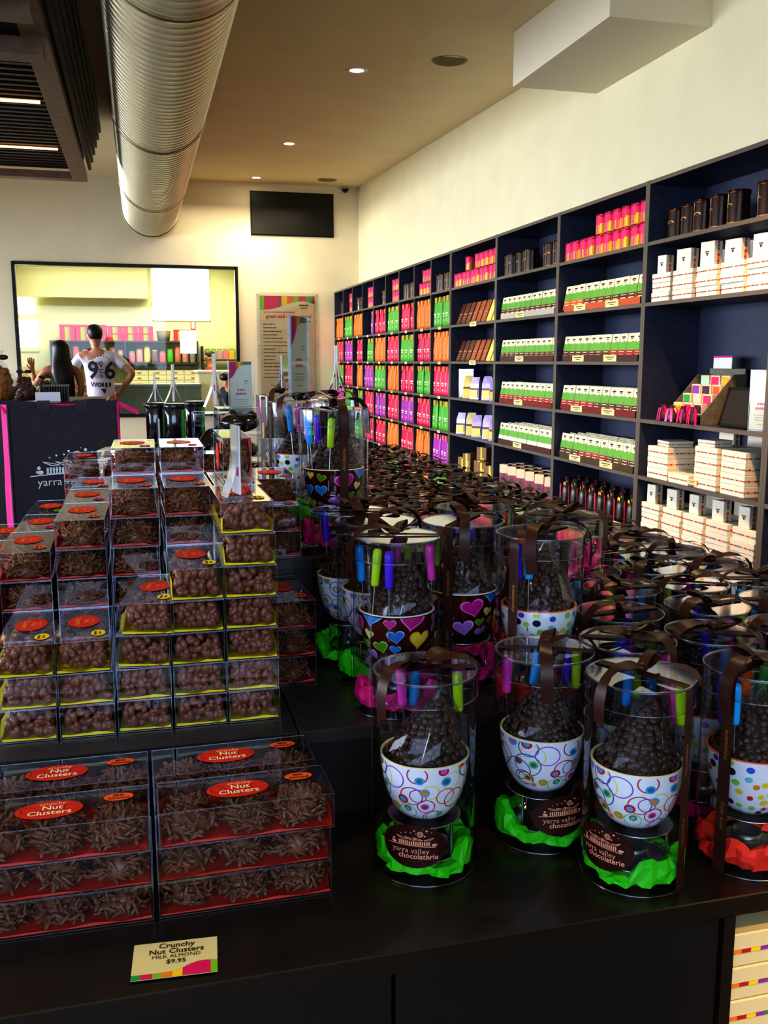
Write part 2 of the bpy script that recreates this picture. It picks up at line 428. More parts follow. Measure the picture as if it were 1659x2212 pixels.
# ------------------------------------------------------------------ wall shelving
LV = [2.40, 2.055, 1.71, 1.37, 1.03, .69, .352, .02]
XF, XB = 2.90, 3.275
def shelving(name, label, ys, levels, cat='shelving'):
    o = thing(name, label, cat, (XF, ys[0], 0))
    yb = ys[0]
    mats = [SHELF, SHELFE]
    for k, y in enumerate(ys):
        b = MB().box(.004, XB-XF, y-yb-.011, y-yb+.011, 0, LV[0]+.011, 0).box(0, .004, y-yb-.011, y-yb+.011, 0, LV[0]+.011, 1)
        build(b, 'side_panel' if k in (0, len(ys)-1) else 'divider', mats, o)
    y0, y1 = 0, ys[-1]-yb
    for z in levels:
        b = MB()
        for a, c in zip(ys, ys[1:]):
            b.box(.005, XB-XF-.006, a-yb+.011, c-yb-.011, z-.012, z+.010, 0).box(.001, .005, a-yb+.011, c-yb-.011, z-.012, z+.010, 1)
        build(b, 'top_board' if z == LV[0] else 'shelf_board', mats, o)
    build(MB().box(XB-XF-.006, XB-XF, y0+.011, y1-.011, 0, LV[0]), 'back_panel', SHELF, o)
    return o
NB = [8.61 + .6022*i for i in range(10)]           # narrow cubbies, far end at NB[9]
shelving('cubby_shelving', 'tall dark cubby shelving packed with bright treat bags near the poster', NB, LV)
BAYS = [8.588, 7.42, 6.23, 5.04, 3.85, 2.66]
bn = ['dark shelving bay beside the cubbies with brown chocolate slabs', 'dark shelving bay of green-banded bars, one away from the cubbies',
      'dark shelving bay of green-banded bars beside the white box shelves', 'dark shelving bay full of white gift boxes with tall middle shelf', 'dark shelving bay at the picture edge beyond the white boxes']
for k in range(5):
    lv = list(LV)
    if k == 3: lv.remove(1.37)
    shelving('display_shelving', bn[k], [BAYS[k+1]+.0115, BAYS[k]-.0115], lv)

# price tags on shelf edges
TAGM = [PAPER, INK]
mtag = MB().box(-.0025, 0, -.045, .045, -.015, .013, 0).box(-.0028, -.0025, -.03, .03, .002, .005, 1).box(-.0028, -.0025, -.02, .02, -.006, -.003, 1).mesh('price_tag', TAGM)
mtagw = MB().box(-.0025, 0, -.085, .085, -.02, .02, 0).box(-.0028, -.0025, -.055, .055, .004, .009, 1).box(-.0028, -.0025, -.03, .03, -.008, -.004, 1).mesh('price_tag', TAGM)
def price_tag(y, z, label, wide=False, x=XF-.0005):
    o = obj('shelf_price_tag', mtagw if wide else mtag, None, (x, y, z), (0, 0, 0))
    tag(o, label, 'price tag', 'price tags on the wall shelves'); return o
ROWN = ['top', 'second', 'third', 'fourth', 'fifth', 'sixth', 'seventh']

# treat bags in the cubbies
def bag_mesh(name, col, header, seed):
    rs = random.Random(seed)
    w, d, h = .091, .021, .288
    mb = MB()
    prof = [(0, .97, 1), (.03, 1.0, 1.05), (.12, 1.0, .95), (.20, .99, .6), (.25, .98, .25), (h, .97, .10)]
    rings = []
    for z, sw, sd in prof:
        pts = []
        for px, py in ((-1,-.6),(-.5,-1),(0,-1.05),(.5,-1),(1,-.6),(1,.6),(.5,1),(0,1.05),(-.5,1),(-1,.6)):
            pts.append((py*d*sd+rs.uniform(-.002,.002), px*w*sw+rs.uniform(-.002,.002), z))
        rings.append(pts)
    v = [p for r in rings for p in r]
    f = []
    for j in range(len(rings)-1):
        for i in range(10):
            f.append((j*10+i, j*10+(i+1) % 10, (j+1)*10+(i+1) % 10, (j+1)*10+i))
    f.append(tuple(range(9, -1, -1))); f.append(tuple(range((len(rings)-1)*10, len(rings)*10)))
    mb.add(v, f, 0, True)
    # top fold of the bag in the header colour
    mb.box(-.0165, .004, -w*.44, w*.44, .238, h+.001, 1)
    return mb.mesh(name, [col, header])
BCOL = {'orange': mat('bag_orange', 'ea8034', .4, bump=.2, scale=40), 'green': mat('bag_green', '56b03c', .4, bump=.2, scale=40),
        'pink': mat('bag_pink', 'd82460', .4, bump=.2, scale=40), 'purple': mat('bag_purple', 'b03ab0', .4, bump=.2, scale=40)}
BHEAD = {'orange': mat('head_orange', 'f79a4a', .5), 'green': mat('head_green', 'c9a040', .5), 'pink': mat('head_pink', 'f26a5a', .5), 'purple': mat('head_purple', 'd87a7a', .5)}
BAGM = {c: bag_mesh('treat_bag', BCOL[c], BHEAD[c], i) for i, c in enumerate(BCOL)}
mbadge = MB().polys(circ(0, 0, .013, 0, 12), lambda x, y: (0, x, y)).polys([([(-.04,.06),(.04,.06),(.04,.075),(-.04,.075)], 1), ([(-.03,.04),(.03,.04),(.03,.05),(-.03,.05)], 1)], lambda x, y: (0, x, y)).mesh('bag_label', [CREAM, CREAM])
mbadge2 = MB().polys(circ(0, 0, .009, 0, 12), lambda x, y: (0, x, y)).mesh('bag_label', [INK])
GRID = {  # far end first
 1: ['orange3', 'green3', 'orange3', 'purple1', 'pink3', 'green3', 'pink3', 'orange4', 'green4'],
 2: ['pink3', 'purple3', 'pink2', 'green2', 'orange3', 'pink3', 'green3', 'pink4', 'orange4'],
 3: ['green3', 'pink3', 'orange2', 'purple3', 'green3', 'orange3', 'pink3', 'green4', 'pink4'],
 4: ['purple3', 'green3', 'green2', 'pink3', 'purple3', 'pink3', 'purple3', 'pink4', 'green3'],
 5: [None, None, 'green3', 'pink3', 'pink3', 'orange3', 'pink4', 'orange4', 'purple4']}
for r, row in GRID.items():
    for c, s in enumerate(row):
        yc1 = NB[9-c]; yc0 = NB[8-c]      # far, near
        price_tag((yc0+yc1)/2, LV[r+1]-.004, f'paper price tag under the {ORD[c+1]} cubby from back wall, {ROWN[r]} shelf row')
        if not s: continue
        col, n = s[:-1], int(s[-1])
        for k in range(n):
            # packed towards the near divider
            y = yc0 + .105 + k*(.182 if n < 4 else .128)
            if n == 3: y = yc0 + .108 + k*.183
            o = obj('treat_bag', BAGM[col], None, (XF+.026+random.uniform(-.003,.008)+(.008*(k % 2) if n == 4 else 0), y, LV[r+1]+.011), (0, 0, random.uniform(-.08,.08)))
            if n == 4: o.scale = (1, .74, 1)
            tag(o, f'{col} treat bag, {ORD[n-k]} of {NUM[n]} in {ORD[c+1]} cubby from back wall, {ROWN[r]} row', 'treat bag', f'{col} treat bags in the cubbies')
            obj('bag_label', mbadge if col != 'orange' else mbadge2, o, (-.0235, 0, .055))
# tins in the top row
def tin_mesh(name, r, h, stripes):
    mb = MB(); n = 24
    if stripes:
        k = 10
        prof = [(r, .004+(h-.02)*j/k) for j in range(k+1)]
        cols = [1, 2, 1, 3, 0, 1, 4]
        def mf(i, j):
            lim = .50 + .12*math.sin(2*PI*i/n + 2.4)
            return 0 if j/k > lim else cols[i % 7]
        mb.lathe(prof, n, 0, True, mfun=mf)
        mats = [PINK, mat('tin_gold', 'd8902a', .35), YLW, GRN2, MAG, mat('tin_lid_pink', 'b01a58', .3, .5)]
        lm = 5
    else:
        mb.lathe([(r, .004), (r, h-.016)], n, 0, True)
        mats = [mat('tin_dark', '331f1b', .22, .3, noise=.4, scale=70, coat=.5), GOLD]
        # gold emblem
        mb.polys(circ(0, h*.55, r*.42, 1, 12, r*.16) + [([(-r*.5,h*.5),(r*.5,h*.5),(r*.5,h*.52),(-r*.5,h*.52)], 1)], lambda x, y: (-math.cos(x/r)*(r+.0008), math.sin(x/r)*(r+.0008), y))
        lm = 0
    mb.lathe([(r-.004, 0), (r+.0015, .002), (r+.0015, .006), (r, .007)], n, 1)
    return mb.mesh(name, mats), mats[lm]
TP, tpl = tin_mesh('striped_tin', .05, .125, True)
TD, tdl = tin_mesh('dark_tin', .056, .165, False)
def lid_mesh(r, h, m):
    return MB().lathe([(r+.001, h-.018), (r+.002, h-.016), (r+.002, h-.002), (r-.004, h), (r-.006, h-.003), (0, h-.003)], 24, 0).mesh('tin_lid', [m])
TPL, TDL = lid_mesh(.05, .125, tpl), lid_mesh(.056, .165, mat('tin_dark_lid', '4a2e20', .2, .7))
def tin(kind, x, y, z, label):
    o = obj('striped_tin' if kind == 'p' else 'dark_tin', TP if kind == 'p' else TD, None, (x, y, z), (0, 0, random.uniform(-.3, .3)))
    tag(o, label, 'tin', 'pink striped tins on the top shelf' if kind == 'p' else 'dark chocolate tins on the top shelf')
    obj('lid', TPL if kind == 'p' else TDL, o)
zt = LV[1]+.011
for c in range(9):
    yc0, yc1 = NB[8-c], NB[9-c]
    n = ORD[c+1]
    if c % 2 == 0:
        k = [2, 0, 3, 0, 2, 0, 4, 0, 4][c]
        for i in range(k):
            tin('d', XF+.062+.012*(i % 2), yc0+.085+i*.128, zt, f'dark tin, {ORD[k-i]} of {NUM[k]}, {n} top cubby from back wall')
    else:
        k = [0, 2, 0, 3, 0, 3, 0, 4, 0][c]; k2 = [0, 2, 0, 3, 0, 3, 0, 3, 0][c]
        for i in range(k):
            tin('p', XF+.056, yc0+.075+i*.112, zt, f'pink striped tin, {ORD[k-i]} of lower {NUM[k]}, {n} top cubby from back wall')
        for i in range(k2):
            tin('p', XF+.056, yc0+.075+i*.112, zt+.126, f'pink striped tin, {ORD[k2-i]} of upper {NUM[k2]}, {n} top cubby from back wall')
for b, bname in ((0, 'brown slab bay'), (2, 'third wide bay')):
    y0, y1 = BAYS[b+1]+.015, BAYS[b]-.015
    for i in range(10):
        tin('p', XF+.056+.005*(i % 2), y0+.06+i*.112, zt, f'pink striped tin, {ORD[10-i]} of ten in lower tin row, {bname}')
    up = [0, 1, 2, 3, 4, 6] if b == 0 else [0, 1, 2, 3, 4, 5]
    for j, i in enumerate(up):
        tin('p', XF+.058, y0+.06+i*.112+(.02 if b == 0 and i == 6 else 0), zt+.126, f'pink striped tin, {ORD[len(up)-j]} of six stacked above, {bname}')
y0 = BAYS[2]+.015
for j, (dy, dx) in enumerate(((.07,0),(.2,.0),(.31,.03),(.46,.12),(.58,.0),(.69,.03),(.80,.02),(.93,.0),(1.05,.02))):
    tin('d', XF+.062+dx, y0+dy, zt, f'dark tin, {ORD[9-j]} of nine on top shelf of second wide bay')
y0 = BAYS[4]+.015
for j, (dy, dx) in enumerate(((.16,.0),(.29,.1),(.40,.0),(.55,.0),(.70,.0),(.85,.02),(1.0,.03))):
    tin('d', XF+.068+dx, y0+dy, zt, f'dark glossy tin, {ORD[7-j]} of seven above the white gift boxes')

# green-banded chocolate bars
def bar_mesh(name, low, lowname):
    w, t, h = .047, .011, .165
    mb = MB()
    mb.box(-t, t, -w, w, 0, h, 0)
    n = 12; x = -t-.0006
    zb, zg, zt_ = .045, .062, .108
    top = [(-w+2*w*i/n, zt_+.010*abs(math.sin(PI*i/n*1.5))) for i in range(n+1)]
    for i in range(n):
        (a, za), (b, zb2) = top[i], top[i+1]
        mb.add([(x,a,zg),(x,a,za),(x,b,zb2),(x,b,zg)], [(0,1,2,3)], 1)
    mb.add([(x,-w,0),(x,-w,zg),(x,w,zg),(x,w,0)], [(0,1,2,3)], 2)
    mb.add([(x,-w,zg-.006),(x,-w,zg-.002),(x,w,zg-.002),(x,w,zg-.006)], [(0,1,2,3)], 0) if False else None
    mb.polys(rect(-.022, .022, .138, .147, 3) + rect(-.012, .012, .129, .134, 3) + rect(-.03, .03, .03, .036, 0) + rect(-.03,.03,.05,.054, 0), lambda y, z: (x-.0004, y, z))
    mb.add([(-t, w+.0005, 0), (t, w+.0005, 0), (t, w+.0005, zt_), (-t, w+.0005, zt_)], [(0,1,2,3)], 1)
    return mb.mesh(name, [mat('bar_cream', 'f1e9c6', .5), mat('bar_green', '6aac46', .5), low, INK])
LOWS = {'brown': mat('bar_brown', '5a2416', .5), 'red': mat('bar_red', 'a81c22', .5), 'white': mat('bar_white', 'efe6d2', .5), 'orange': mat('bar_orange', 'd8622a', .5)}
BARM = {k: bar_mesh('chocolate_bar', m, k) for k, m in LOWS.items()}
TRAYM = {'brown': mat('tray_brown', '4f2418', .55), 'red': mat('tray_red', '7d1a1c', .55), 'clear': mat('tray_grey', 'b9b4a8', .4), 'orange': mat('tray_mixed', 'c0562a', .5), 'green': mat('tray_green', '4c3a1a', .5)}
def bars(bay, r, lows, ranks, traym, dz=.0):
    y0, y1 = BAYS[bay+1]+.02, BAYS[bay]-.02
    n = 11; bnm = {1: 'second wide bay', 2: 'third wide bay'}[bay]
    rname = ROWN[r]
    tr = thing('bar_tray', f'low {traym} front tray holding the bars, {rname} shelf of {bnm}', 'display tray', (XF+.004, y0+.02, LV[r+1]+.0112))
    L = y1-y0-.11
    build(MB().box(0, .004, 0, L, 0, .042).box(0, .30, 0, .004, 0, .042).box(0, .30, L-.004, L, 0, .042), 'tray_front', TRAYM[traym], tr)
    build(MB().box(.004, .30, .004, L-.004, 0, .004), 'tray_floor', TRAYM[traym], tr)
    for q in range(ranks):
        for i in range(n):
            low = lows[i*len(lows)//n]
            o = obj('chocolate_bar', BARM[low], None, (XF+.032+.062*q+random.uniform(0,.004), y0+.075+i*.099+random.uniform(-.002,.002), LV[r+1]+.018+(.006 if r == 1 else 0)), (0, R(9+random.uniform(-1,1)), random.uniform(-.02,.02)))
            where = {0: 'front rank', 1: 'second rank', 2: 'third rank', 3: 'back rank'}[q]
            tag(o, f'cream and green chocolate bar, {ORD[n-i]} from far divider, {where}, {rname} shelf, {bnm}', 'chocolate bar', 'green-banded chocolate bars')
    for j, f in enumerate((.35, .78) if bay == 2 else (.62,)):
        price_tag(y0+L*f, LV[r+1]+.03, f'cream price card on the bar tray, {("nearer" if j == 0 else "farther")+" one, " if bay == 2 else ""}{rname} shelf of {bnm}', True, XF+.0035)
bars(1, 1, ['brown'], 1, 'clear'); bars(1, 2, ['brown'], 1, 'brown'); bars(1, 3, ['red'], 3, 'red'); bars(1, 4, ['white'], 4, 'brown')
bars(2, 1, ['brown', 'brown', 'orange'], 1, 'orange'); bars(2, 2, ['red', 'brown', 'brown'], 1, 'brown'); bars(2, 3, ['brown', 'red'], 3, 'red'); bars(2, 4, ['brown', 'red', 'brown'], 4, 'green')

# brown chocolate slabs leaning in the bay beside the cubbies
def slab_mesh(col, lab):
    w, t, h = .052, .010, .20
    mb = MB().bbox(-t, t, -w, w, 0, h, .003, 0)
    mb.polys(rect(-.04,.04,.085,.10,1)+rect(-.034,.034,.06,.066,1)+rect(-.03,.03,.04,.046,1), lambda y, z: (-t-.0006, y, z))
    return mb.mesh('chocolate_slab', [col, lab])
SLB = [slab_mesh(mat('slab_dark', '5a2b1c', .45), mat('slab_print', 'b5765a', .5)), slab_mesh(mat('slab_milk', '9a4f2a', .45), mat('slab_print', 'b5765a', .5)), slab_mesh(mat('slab_white', 'efd868', .45), CREAM)]
for r in (1, 2):
    y0 = BAYS[1]+.03
    for i, k in enumerate((2, 2, 1, 1, 1, 0, 0, 0)):
        o = obj('chocolate_slab', SLB[k], None, (XF+.030, y0+.055+i*.132, LV[r+1]+.012), (0, R(20), random.uniform(-.03,.03)))
        tag(o, f'{("dark brown", "milk brown", "pale yellow")[k]} chocolate slab leaning {ORD[8-i]} of eight on the {ROWN[r]} shelf', 'chocolate slab', 'chocolate slabs beside the cubbies')
    price_tag(y0+.5, LV[r+1]-.001, f'wide price strip under the slabs on the {ROWN[r]} shelf of the brown slab bay', True)

# gift bags with lilac tops (bay 0, rows 3 and 4), sign card, kraft boxes (row 5)
def gbag(y, x, z, h, col, label, rz=0):
    o = thing('gift_bag', label, 'gift bag', (x, y, z), rz, 'cellophane gift bags in the brown slab bay')
    mb = MB(); w = .05
    mb.add([(-.03,-w,0),(.03,-w,0),(.03,w,0),(-.03,w,0),(-.022,-w*.95,h*.7),(.02,-w*.95,h*.7),(.02,w*.95,h*.7),(-.022,w*.95,h*.7),(0,-w*.8,h),(.004,-w*.8,h),(.004,w*.8,h),(0,w*.8,h)],
           [(0,1,2,3),(0,4,5,1),(1,5,6,2),(2,6,7,3),(3,7,4,0),(4,8,9,5),(5,9,10,6),(6,10,11,7),(7,11,8,4),(8,11,10,9)])
    build(mb, 'pouch', mat('gift_'+col, col, .35, bump=.3, scale=60), o)
    build(MB().box(-.034, -.0305, -w*.8, w*.8, .015, h*.4), 'front_label', [mat('gift_label', 'f0dc6a', .5)], o)
    build(MB().box(-.031, -.0295, -w*.9, w*.9, h*.42, h*.50), 'band', mat('gift_band', '7a3a2a', .5), o)
yb = BAYS[1]
for r, cols in ((3, ('a99ad8', 'b7a8e0', 'c9b8e8', 'e8d880')), (4, ('a99ad8', 'd0c0ee', 'b7a8e0', 'e4d69a', 'c8c4ec'))):
    for i, c in enumerate(cols):
        gbag(yb+.10+i*(.245 if r == 3 else .215), XF+.06+.02*(i % 2), LV[r+1]+.011, .20+.01*(i % 2), c, f'lilac topped gift bag, {ORD[len(cols)-i]} from far divider, {ROWN[r]} shelf of brown slab bay', R(38)+random.uniform(-.2,.2))
def sign_card(name, label, cat, loc, rz, w, h, tilt=0, stripes=True, seed=1, group=None, holder=True, strip_h=.26):
    """clear stand holding a printed card; faces -Y before turning"""
    o = thing(name, label, cat, loc, rz, group)
    rs = random.Random(seed)
    p = rect(-w/2, w/2, 0, h, 0)
    q = []
    if stripes:
        cols = [1, 1, 2, 3, 4, 1, 5, 5]; n = 8
        cuts = [-.5, -.3, -.2, -.1, 0, .12, .25, .4, .5]
        for i in range(8):
            a, b = cuts[i]*w, cuts[i+1]*w
            def yy(x): return h*(1-strip_h*(.62 - .5*math.tanh(x/w*5+1.2)*.9))
            st = 4
            for k in range(st):
                u0, u1 = a+(b-a)*k/st, a+(b-a)*(k+1)/st
                q.append(([(u0, yy(u0)), (u1, yy(u1)), (u1, h), (u0, h)], cols[i]))
    for k, (yc, wd, hh, m) in enumerate(((.60,.18,.03,6),(.56,.12,.02,6),(.42,.34,.035,7),(.34,.48,.04,7),(.24,.6,.012,6),(.2,.5,.012,6),(.16,.55,.012,6),(.08,.3,.012,6))):
        xx = .25*w if k < 2 else 0
        x = xx-wd*w/2
        while x < xx+wd*w/2:
            e = min(x+rs.uniform(.04,.1)*w, xx+wd*w/2)
            q += rect(x, e, yc*h, (yc+hh)*h, m); x = e+.02*w
    build(MB().polys(p, lambda x, y: (x, -.0005, y+.004)).polys(q, lambda x, y: (x, -.0009, y+.004)).polys([([(w/2,0),(-w/2,0),(-w/2,h),(w/2,h)], 0)], lambda x, y: (x, .0005, y+.004)), 'printed_card', [WHITE, MAG, ORG, YLW, GRN, GRN2, mat('print_grey', 'b9a9b4', .6), mat('print_pink', 'cf6fae', .6)], o)
    if holder:
        e = .003
        mb = MB().box(-w/2-.003, w/2+.003, -.0035, -.0015, 0, h+.006).box(-w/2-.003, w/2+.003, .0015, .0035, 0, h+.006)
        build(mb, 'holder', ACRYL, o)
        mb = MB().box(-w/2-.004, -w/2-.002, -.004, .004, 0, h+.008).box(w/2+.002, w/2+.004, -.004, .004, 0, h+.008).box(-w/2-.004, w/2+.004, -.004, .004, -.001, .001)
        build(mb, 'holder_edge', PEDGE, o)
        build(MB().box(-w/2-.003, w/2+.003, -.03, .03, -.002, .0), 'foot', ACRYL, o)
    return o
sign_card('sign_stand', 'white sign card standing with bags on the fourth shelf of brown slab bay', 'sign', (XF+.12, BAYS[0]-.14, LV[4]+.013), R(-50), .15, .26, seed=4)
KRAFT = mat('kraft_box', '8f6b45', .7, noise=.1, scale=40)
for i, (dy, dx, h, w) in enumerate(((.12,.05,.12,.06),(.30,.04,.13,.055),(.47,.08,.13,.06),(.58,.15,.24,.07),(.74,.06,.17,.05),(.88,.07,.11,.05),(1.0,.10,.11,.05))):
    o = thing('kraft_box', f'brown kraft gift box, {ORD[7-i]} of seven from far divider, sixth shelf of brown slab bay', 'gift box', (XF+dx, BAYS[1]+dy, LV[6]+.011), random.uniform(.1,.6), 'kraft boxes in the brown slab bay')
    build(MB().bbox(-.04, .04, -w, w, 0, h, .002), 'carton', KRAFT, o)
    build(MB().box(-.0412, -.0403, -.011, .011, 0, h).box(-.0412, .04, -.011, .011, h, h+.001), 'ribbon', mat('ribbon_yellow', 'e0c828', .4), o)
    build(MB().box(-.042, -.0413, -w*.6, -w*.2, h*.3, h*.6), 'label', mat('kraft_label', 'caa878', .6), o)

# cream header bags with magenta backs (bay 1, row 5)
for q in range(3):
    for i in range(6):
        o = thing('header_bag', f'cream header magenta bag, {ORD[6-i]} of six, {("front", "middle", "back")[q]} rank beside the dark tagged bags', 'chocolate bag', (XF+.048+.085*q, BAYS[2]+.11+i*.18+.03*q, LV[6]+.011), R(35), 'magenta header bags')
        build(MB().bbox(-.028, .028, -.045, .045, 0, .165, .004), 'pouch', mat('header_bag_magenta', 'a0164e', .4), o)
        build(MB().box(-.0295, -.0283, -.040, .040, .095, .165).box(-.0295, .0295, -.040, .040, .1652, .1665), 'header_card', mat('header_cream', 'e6d3ae', .6), o)
        build(MB().polys(circ(0, .07, .02, 0, 10)+rect(-.036,.036,.02,.06,0), lambda y, z: (-.0288, y, z)), 'window', mat('header_window', '52302a', .3), o)
for j, f in enumerate((.2, .55, .9)):
    price_tag(BAYS[2]+.04+f*1.1, LV[6]+.006, f'cream price card, {ORD[3-j]} of three below the magenta header bags', True, XF-.004)
# dark bags with bright tags (bay 2, row 5)
for q in range(2):
    for i in range(8):
        tagc = [YLW, YLW, ORG, ORG][(i+q) % 4] if i < 4 else ORG
        o = thing('tagged_bag', f'dark chocolate bag with bright round tag, {ORD[8-i]} of eight, {("front", "back")[q]} rank', 'chocolate bag', (XF+.06+.12*q, BAYS[3]+.11+i*.132+.05*q, LV[6]+.011), random.uniform(-.25,.25), 'dark tagged chocolate bags')
        mb = MB().lathe([(.0,0),(.042,0),(.048,.03),(.046,.10),(.038,.14),(.022,.165),(.028,.19),(.0,.192)], 10, 0)
        build(mb, 'pouch', mat('dark_pouch', '2c211c', .3, noise=.4, scale=70), o)
        build(MB().polys(circ(0, .15, .016, 0, 10), lambda y, z: (-.034, y, z)), 'round_tag', tagc, o)
        build(MB().box(-.05, -.047, .02, .035, .0, .15).box(-.02, .0, -.004, .004, .16, .2), 'ribbon', mat('ribbon_magenta', 'b0124e', .4), o)
for j, f in enumerate((.17, .5, .82)):
    price_tag(BAYS[3]+.04+f*1.1, LV[6]+.006, f'cream price card, {ORD[3-j]} of three below the dark tagged bags', True, XF-.004)

# white gift boxes with a coloured ribbon line (bay 3)
GBW = mat('giftbox_white', 'f0e8d6', .5)
DASH = [GRN2, PINK, ORG, mat('dash_red', 'c8281e', .5), YLW, PUR]
GBWARM = mat('giftbox_warm_lit', 'e8d3a0', .5)  # white box card with warm lamp light put into its colour
def gift_box(lx, ly, h, loc, rz, label, group, big=False):
    GBW = GBWARM if big else MATS['giftbox_white']
    o = thing('white_gift_box', label, 'gift box', loc, rz, group)
    build(MB().bbox(0, lx, 0, ly, 0, h*.46, .0015), 'box_base', GBW, o)
    build(MB().bbox(-.001, lx+.001, -.001, ly+.001, h*.5, h, .0015), 'box_lid', GBW, o)
    mb = MB().box(.0015, lx-.0015, .0015, ly-.0015, h*.46, h*.5, 0)
    t = .006
    for axis in (0, 1):
        L = ly if axis == 0 else lx
        n = max(4, int(L/(.013 if big else .018)))
        for i in range(n):
            a, b = L*i/n, L*(i+(1 if big else .7))/n
            z0, z1 = h*.42, h*.54
            if axis == 0: mb.add([(-.0016,a,z0),(-.0016,b,z0),(-.0016,b,z1),(-.0016,a,z1)], [(0,1,2,3)], 1+(i % 6))
            else: mb.add([(a,-.0016,z0),(b,-.0016,z0),(b,-.0016,z1),(a,-.0016,z1)], [(0,1,2,3)], 1+((i+2) % 6))
    build(mb, 'ribbon_line', [GBW]+DASH, o)
    return o
def upright_box(w, h, d, loc, rz, label, group):
    """stands on edge, emblem to the front, ribbon line down its side"""
    o = thing('white_gift_box', label, 'gift box', loc, rz, group)
    build(MB().bbox(0, d*.47, -w/2, w/2, 0, h, .0015), 'box_lid', GBW, o)
    build(MB().bbox(d*.5, d, -w/2+.001, w/2-.001, .001, h-.001, .0015), 'box_base', GBW, o)
    mb = MB(); n = 8
    for i in range(n):
        a, b = h*i/n, h*(i+.75)/n
        mb.add([(d*.36,-w/2-.0012,a),(d*.64,-w/2-.0012,a),(d*.64,-w/2-.0012,b),(d*.36,-w/2-.0012,b)], [(0,1,2,3)], i % 6)
    build(mb, 'ribbon_line', DASH, o)
    build(MB().polys(rect(-.014,.014,h*.55,h*.60,0)+rect(-.009,.009,h*.48,h*.52,0)+circ(0,h*.45,.006,0,8), lambda y, z: (-.0012, y, z)), 'emblem', INK, o)
    return o
yD = BAYS[4]
G1 = 'white gift boxes on the wall shelves'
for r, z, nst, n, w, hb, side in ((1, LV[2], 5, 3, .185, .052, 0), (5, LV[6], 5, 3, .19, .06, 0)):
    for st in range(nst):
        y = yD+.055+st*.222
        for k in range(n):
            gift_box(.23, w, hb, (XF+.015+random.uniform(0,.008), y+random.uniform(-.003,.003), z+.0105+k*(hb+.0012)), random.uniform(-.02,.02),
                     f'white gift box, {("bottom","middle","top")[k]} of {ORD[nst-st]} stack from far divider, {("","second","","","","sixth")[r]} shelf', G1)
    for j, st in enumerate((4, 3, 2, 1, 0)):
        y = yD+.055+st*.222
        upright_box(.075+.01*(j % 2)+(.03 if r == 1 and j > 0 else 0), .10+(.012*j if r == 1 and j < 3 else .01), .055, (XF+.03, y+.11, z+.0105+n*(hb+.0012)), R(8),
                    f'white box stood upright on {ORD[j+1]} white stack from far divider, {("","second","","","","sixth")[r]} shelf', G1)
    for j, (yy, h) in enumerate(((.75,.22),(.48,.24),(.2,.23))):
        upright_box(.16, h+.05, .05, (XF+.255, yD+yy, z+.0105), R(4), f'tall white box behind the stacks, {ORD[j+1]} from far divider, {("","second","","","","sixth")[r]} shelf', G1)
z = LV[5]+.0105
for st, (dy, n, hb, lx, ly) in enumerate(((.87, 3, .062, .30, .215), (.40, 4, .056, .25, .20), (.16, 4, .056, .25, .20))):
    for k in range(n):
        gift_box(lx, ly, hb, (XF+.015, yD+dy, z+k*(hb+.0012)), 0, f'white gift box, {ORD[k+1]} from bottom of {ORD[st+1]} stack from far divider, fifth shelf', G1)
gift_box(.22, .20, .055, (XF+.01, yD+.645, z), 0, 'single white gift box lying between the stacks on the fifth shelf', G1)
gift_box(.15, .15, .032, (XF+.05, yD+.92, z+3*.0632), R(-6), 'thin white box lying on the far stack of the fifth shelf', G1)
gift_box(.12, .13, .035, (XF+.04, yD+.46, z+4*.0572), R(8), 'thin white box lying on the middle stack of the fifth shelf', G1)
for j, (yy, ) in enumerate(((.76,),(.67,),(.5,),(.4,),(.22,))):
    upright_box(.13, .29, .045, (XF+.315+.0*j, yD+yy, z), R(2), f'tall white box at the back of the fifth shelf, {ORD[j+1]} from far divider', G1) if j in (0, 2, 4) else None
price_tag(yD+.60, LV[5]+.04, 'small cream price card leaning on the white boxes of the fifth shelf', False, XF+.006)
for st, (dy, h) in enumerate(((.92,.2),(.7,.16),(.5,.2),(.3,.22))):
    upright_box(.17, h, .06, (XF+.08, yD+dy, LV[7]+.0105), R(5), f'white box on the lowest shelf, {ORD[st+1]} from far divider', G1)

# tiered stand of small boxes, pink pouches, dark easel and sign (bay 3, tall shelf)
z = LV[4]+.0105
o = thing('tier_stand', 'grey stepped display stand on the tall shelf of the white box bay', 'display stand', (XF+.03, yD+.585, z))
GREYS = mat('stand_grey', '7d7768', .6, noise=.2, scale=30)
prof = [(0,0),(.27,0),(.27,.27),(.19,.27),(.0,.05)]
for nm, yy in (('side_panel', 0), ('side_panel', .335)):
    v = [(x, yy, zz) for x, zz in prof]+[(x, yy+.006, zz) for x, zz in prof]
    build(MB().add(v, [(0,1,2,3,4),(9,8,7,6,5)]+[(i,(i+1) % 5,(i+1) % 5+5,i+5) for i in range(5)]), nm, GREYS, o)
for k in range(4): build(MB().box(.0+.055*k, .08+.055*k, .006, .335, .05*(k+1)-.006, .05*(k+1)), 'step', GREYS, o)
build(MB().box(.262, .27, .006, .335, 0, .30), 'back_board', GREYS, o)
cols = [['e8c02a','e0206e','4a1a2a'], ['2f9e4a','f0c4c0','d0206e'], ['8a3ab0','4a1a40','e8603a'], ['a8d8c0','d8206e','e0a820']]
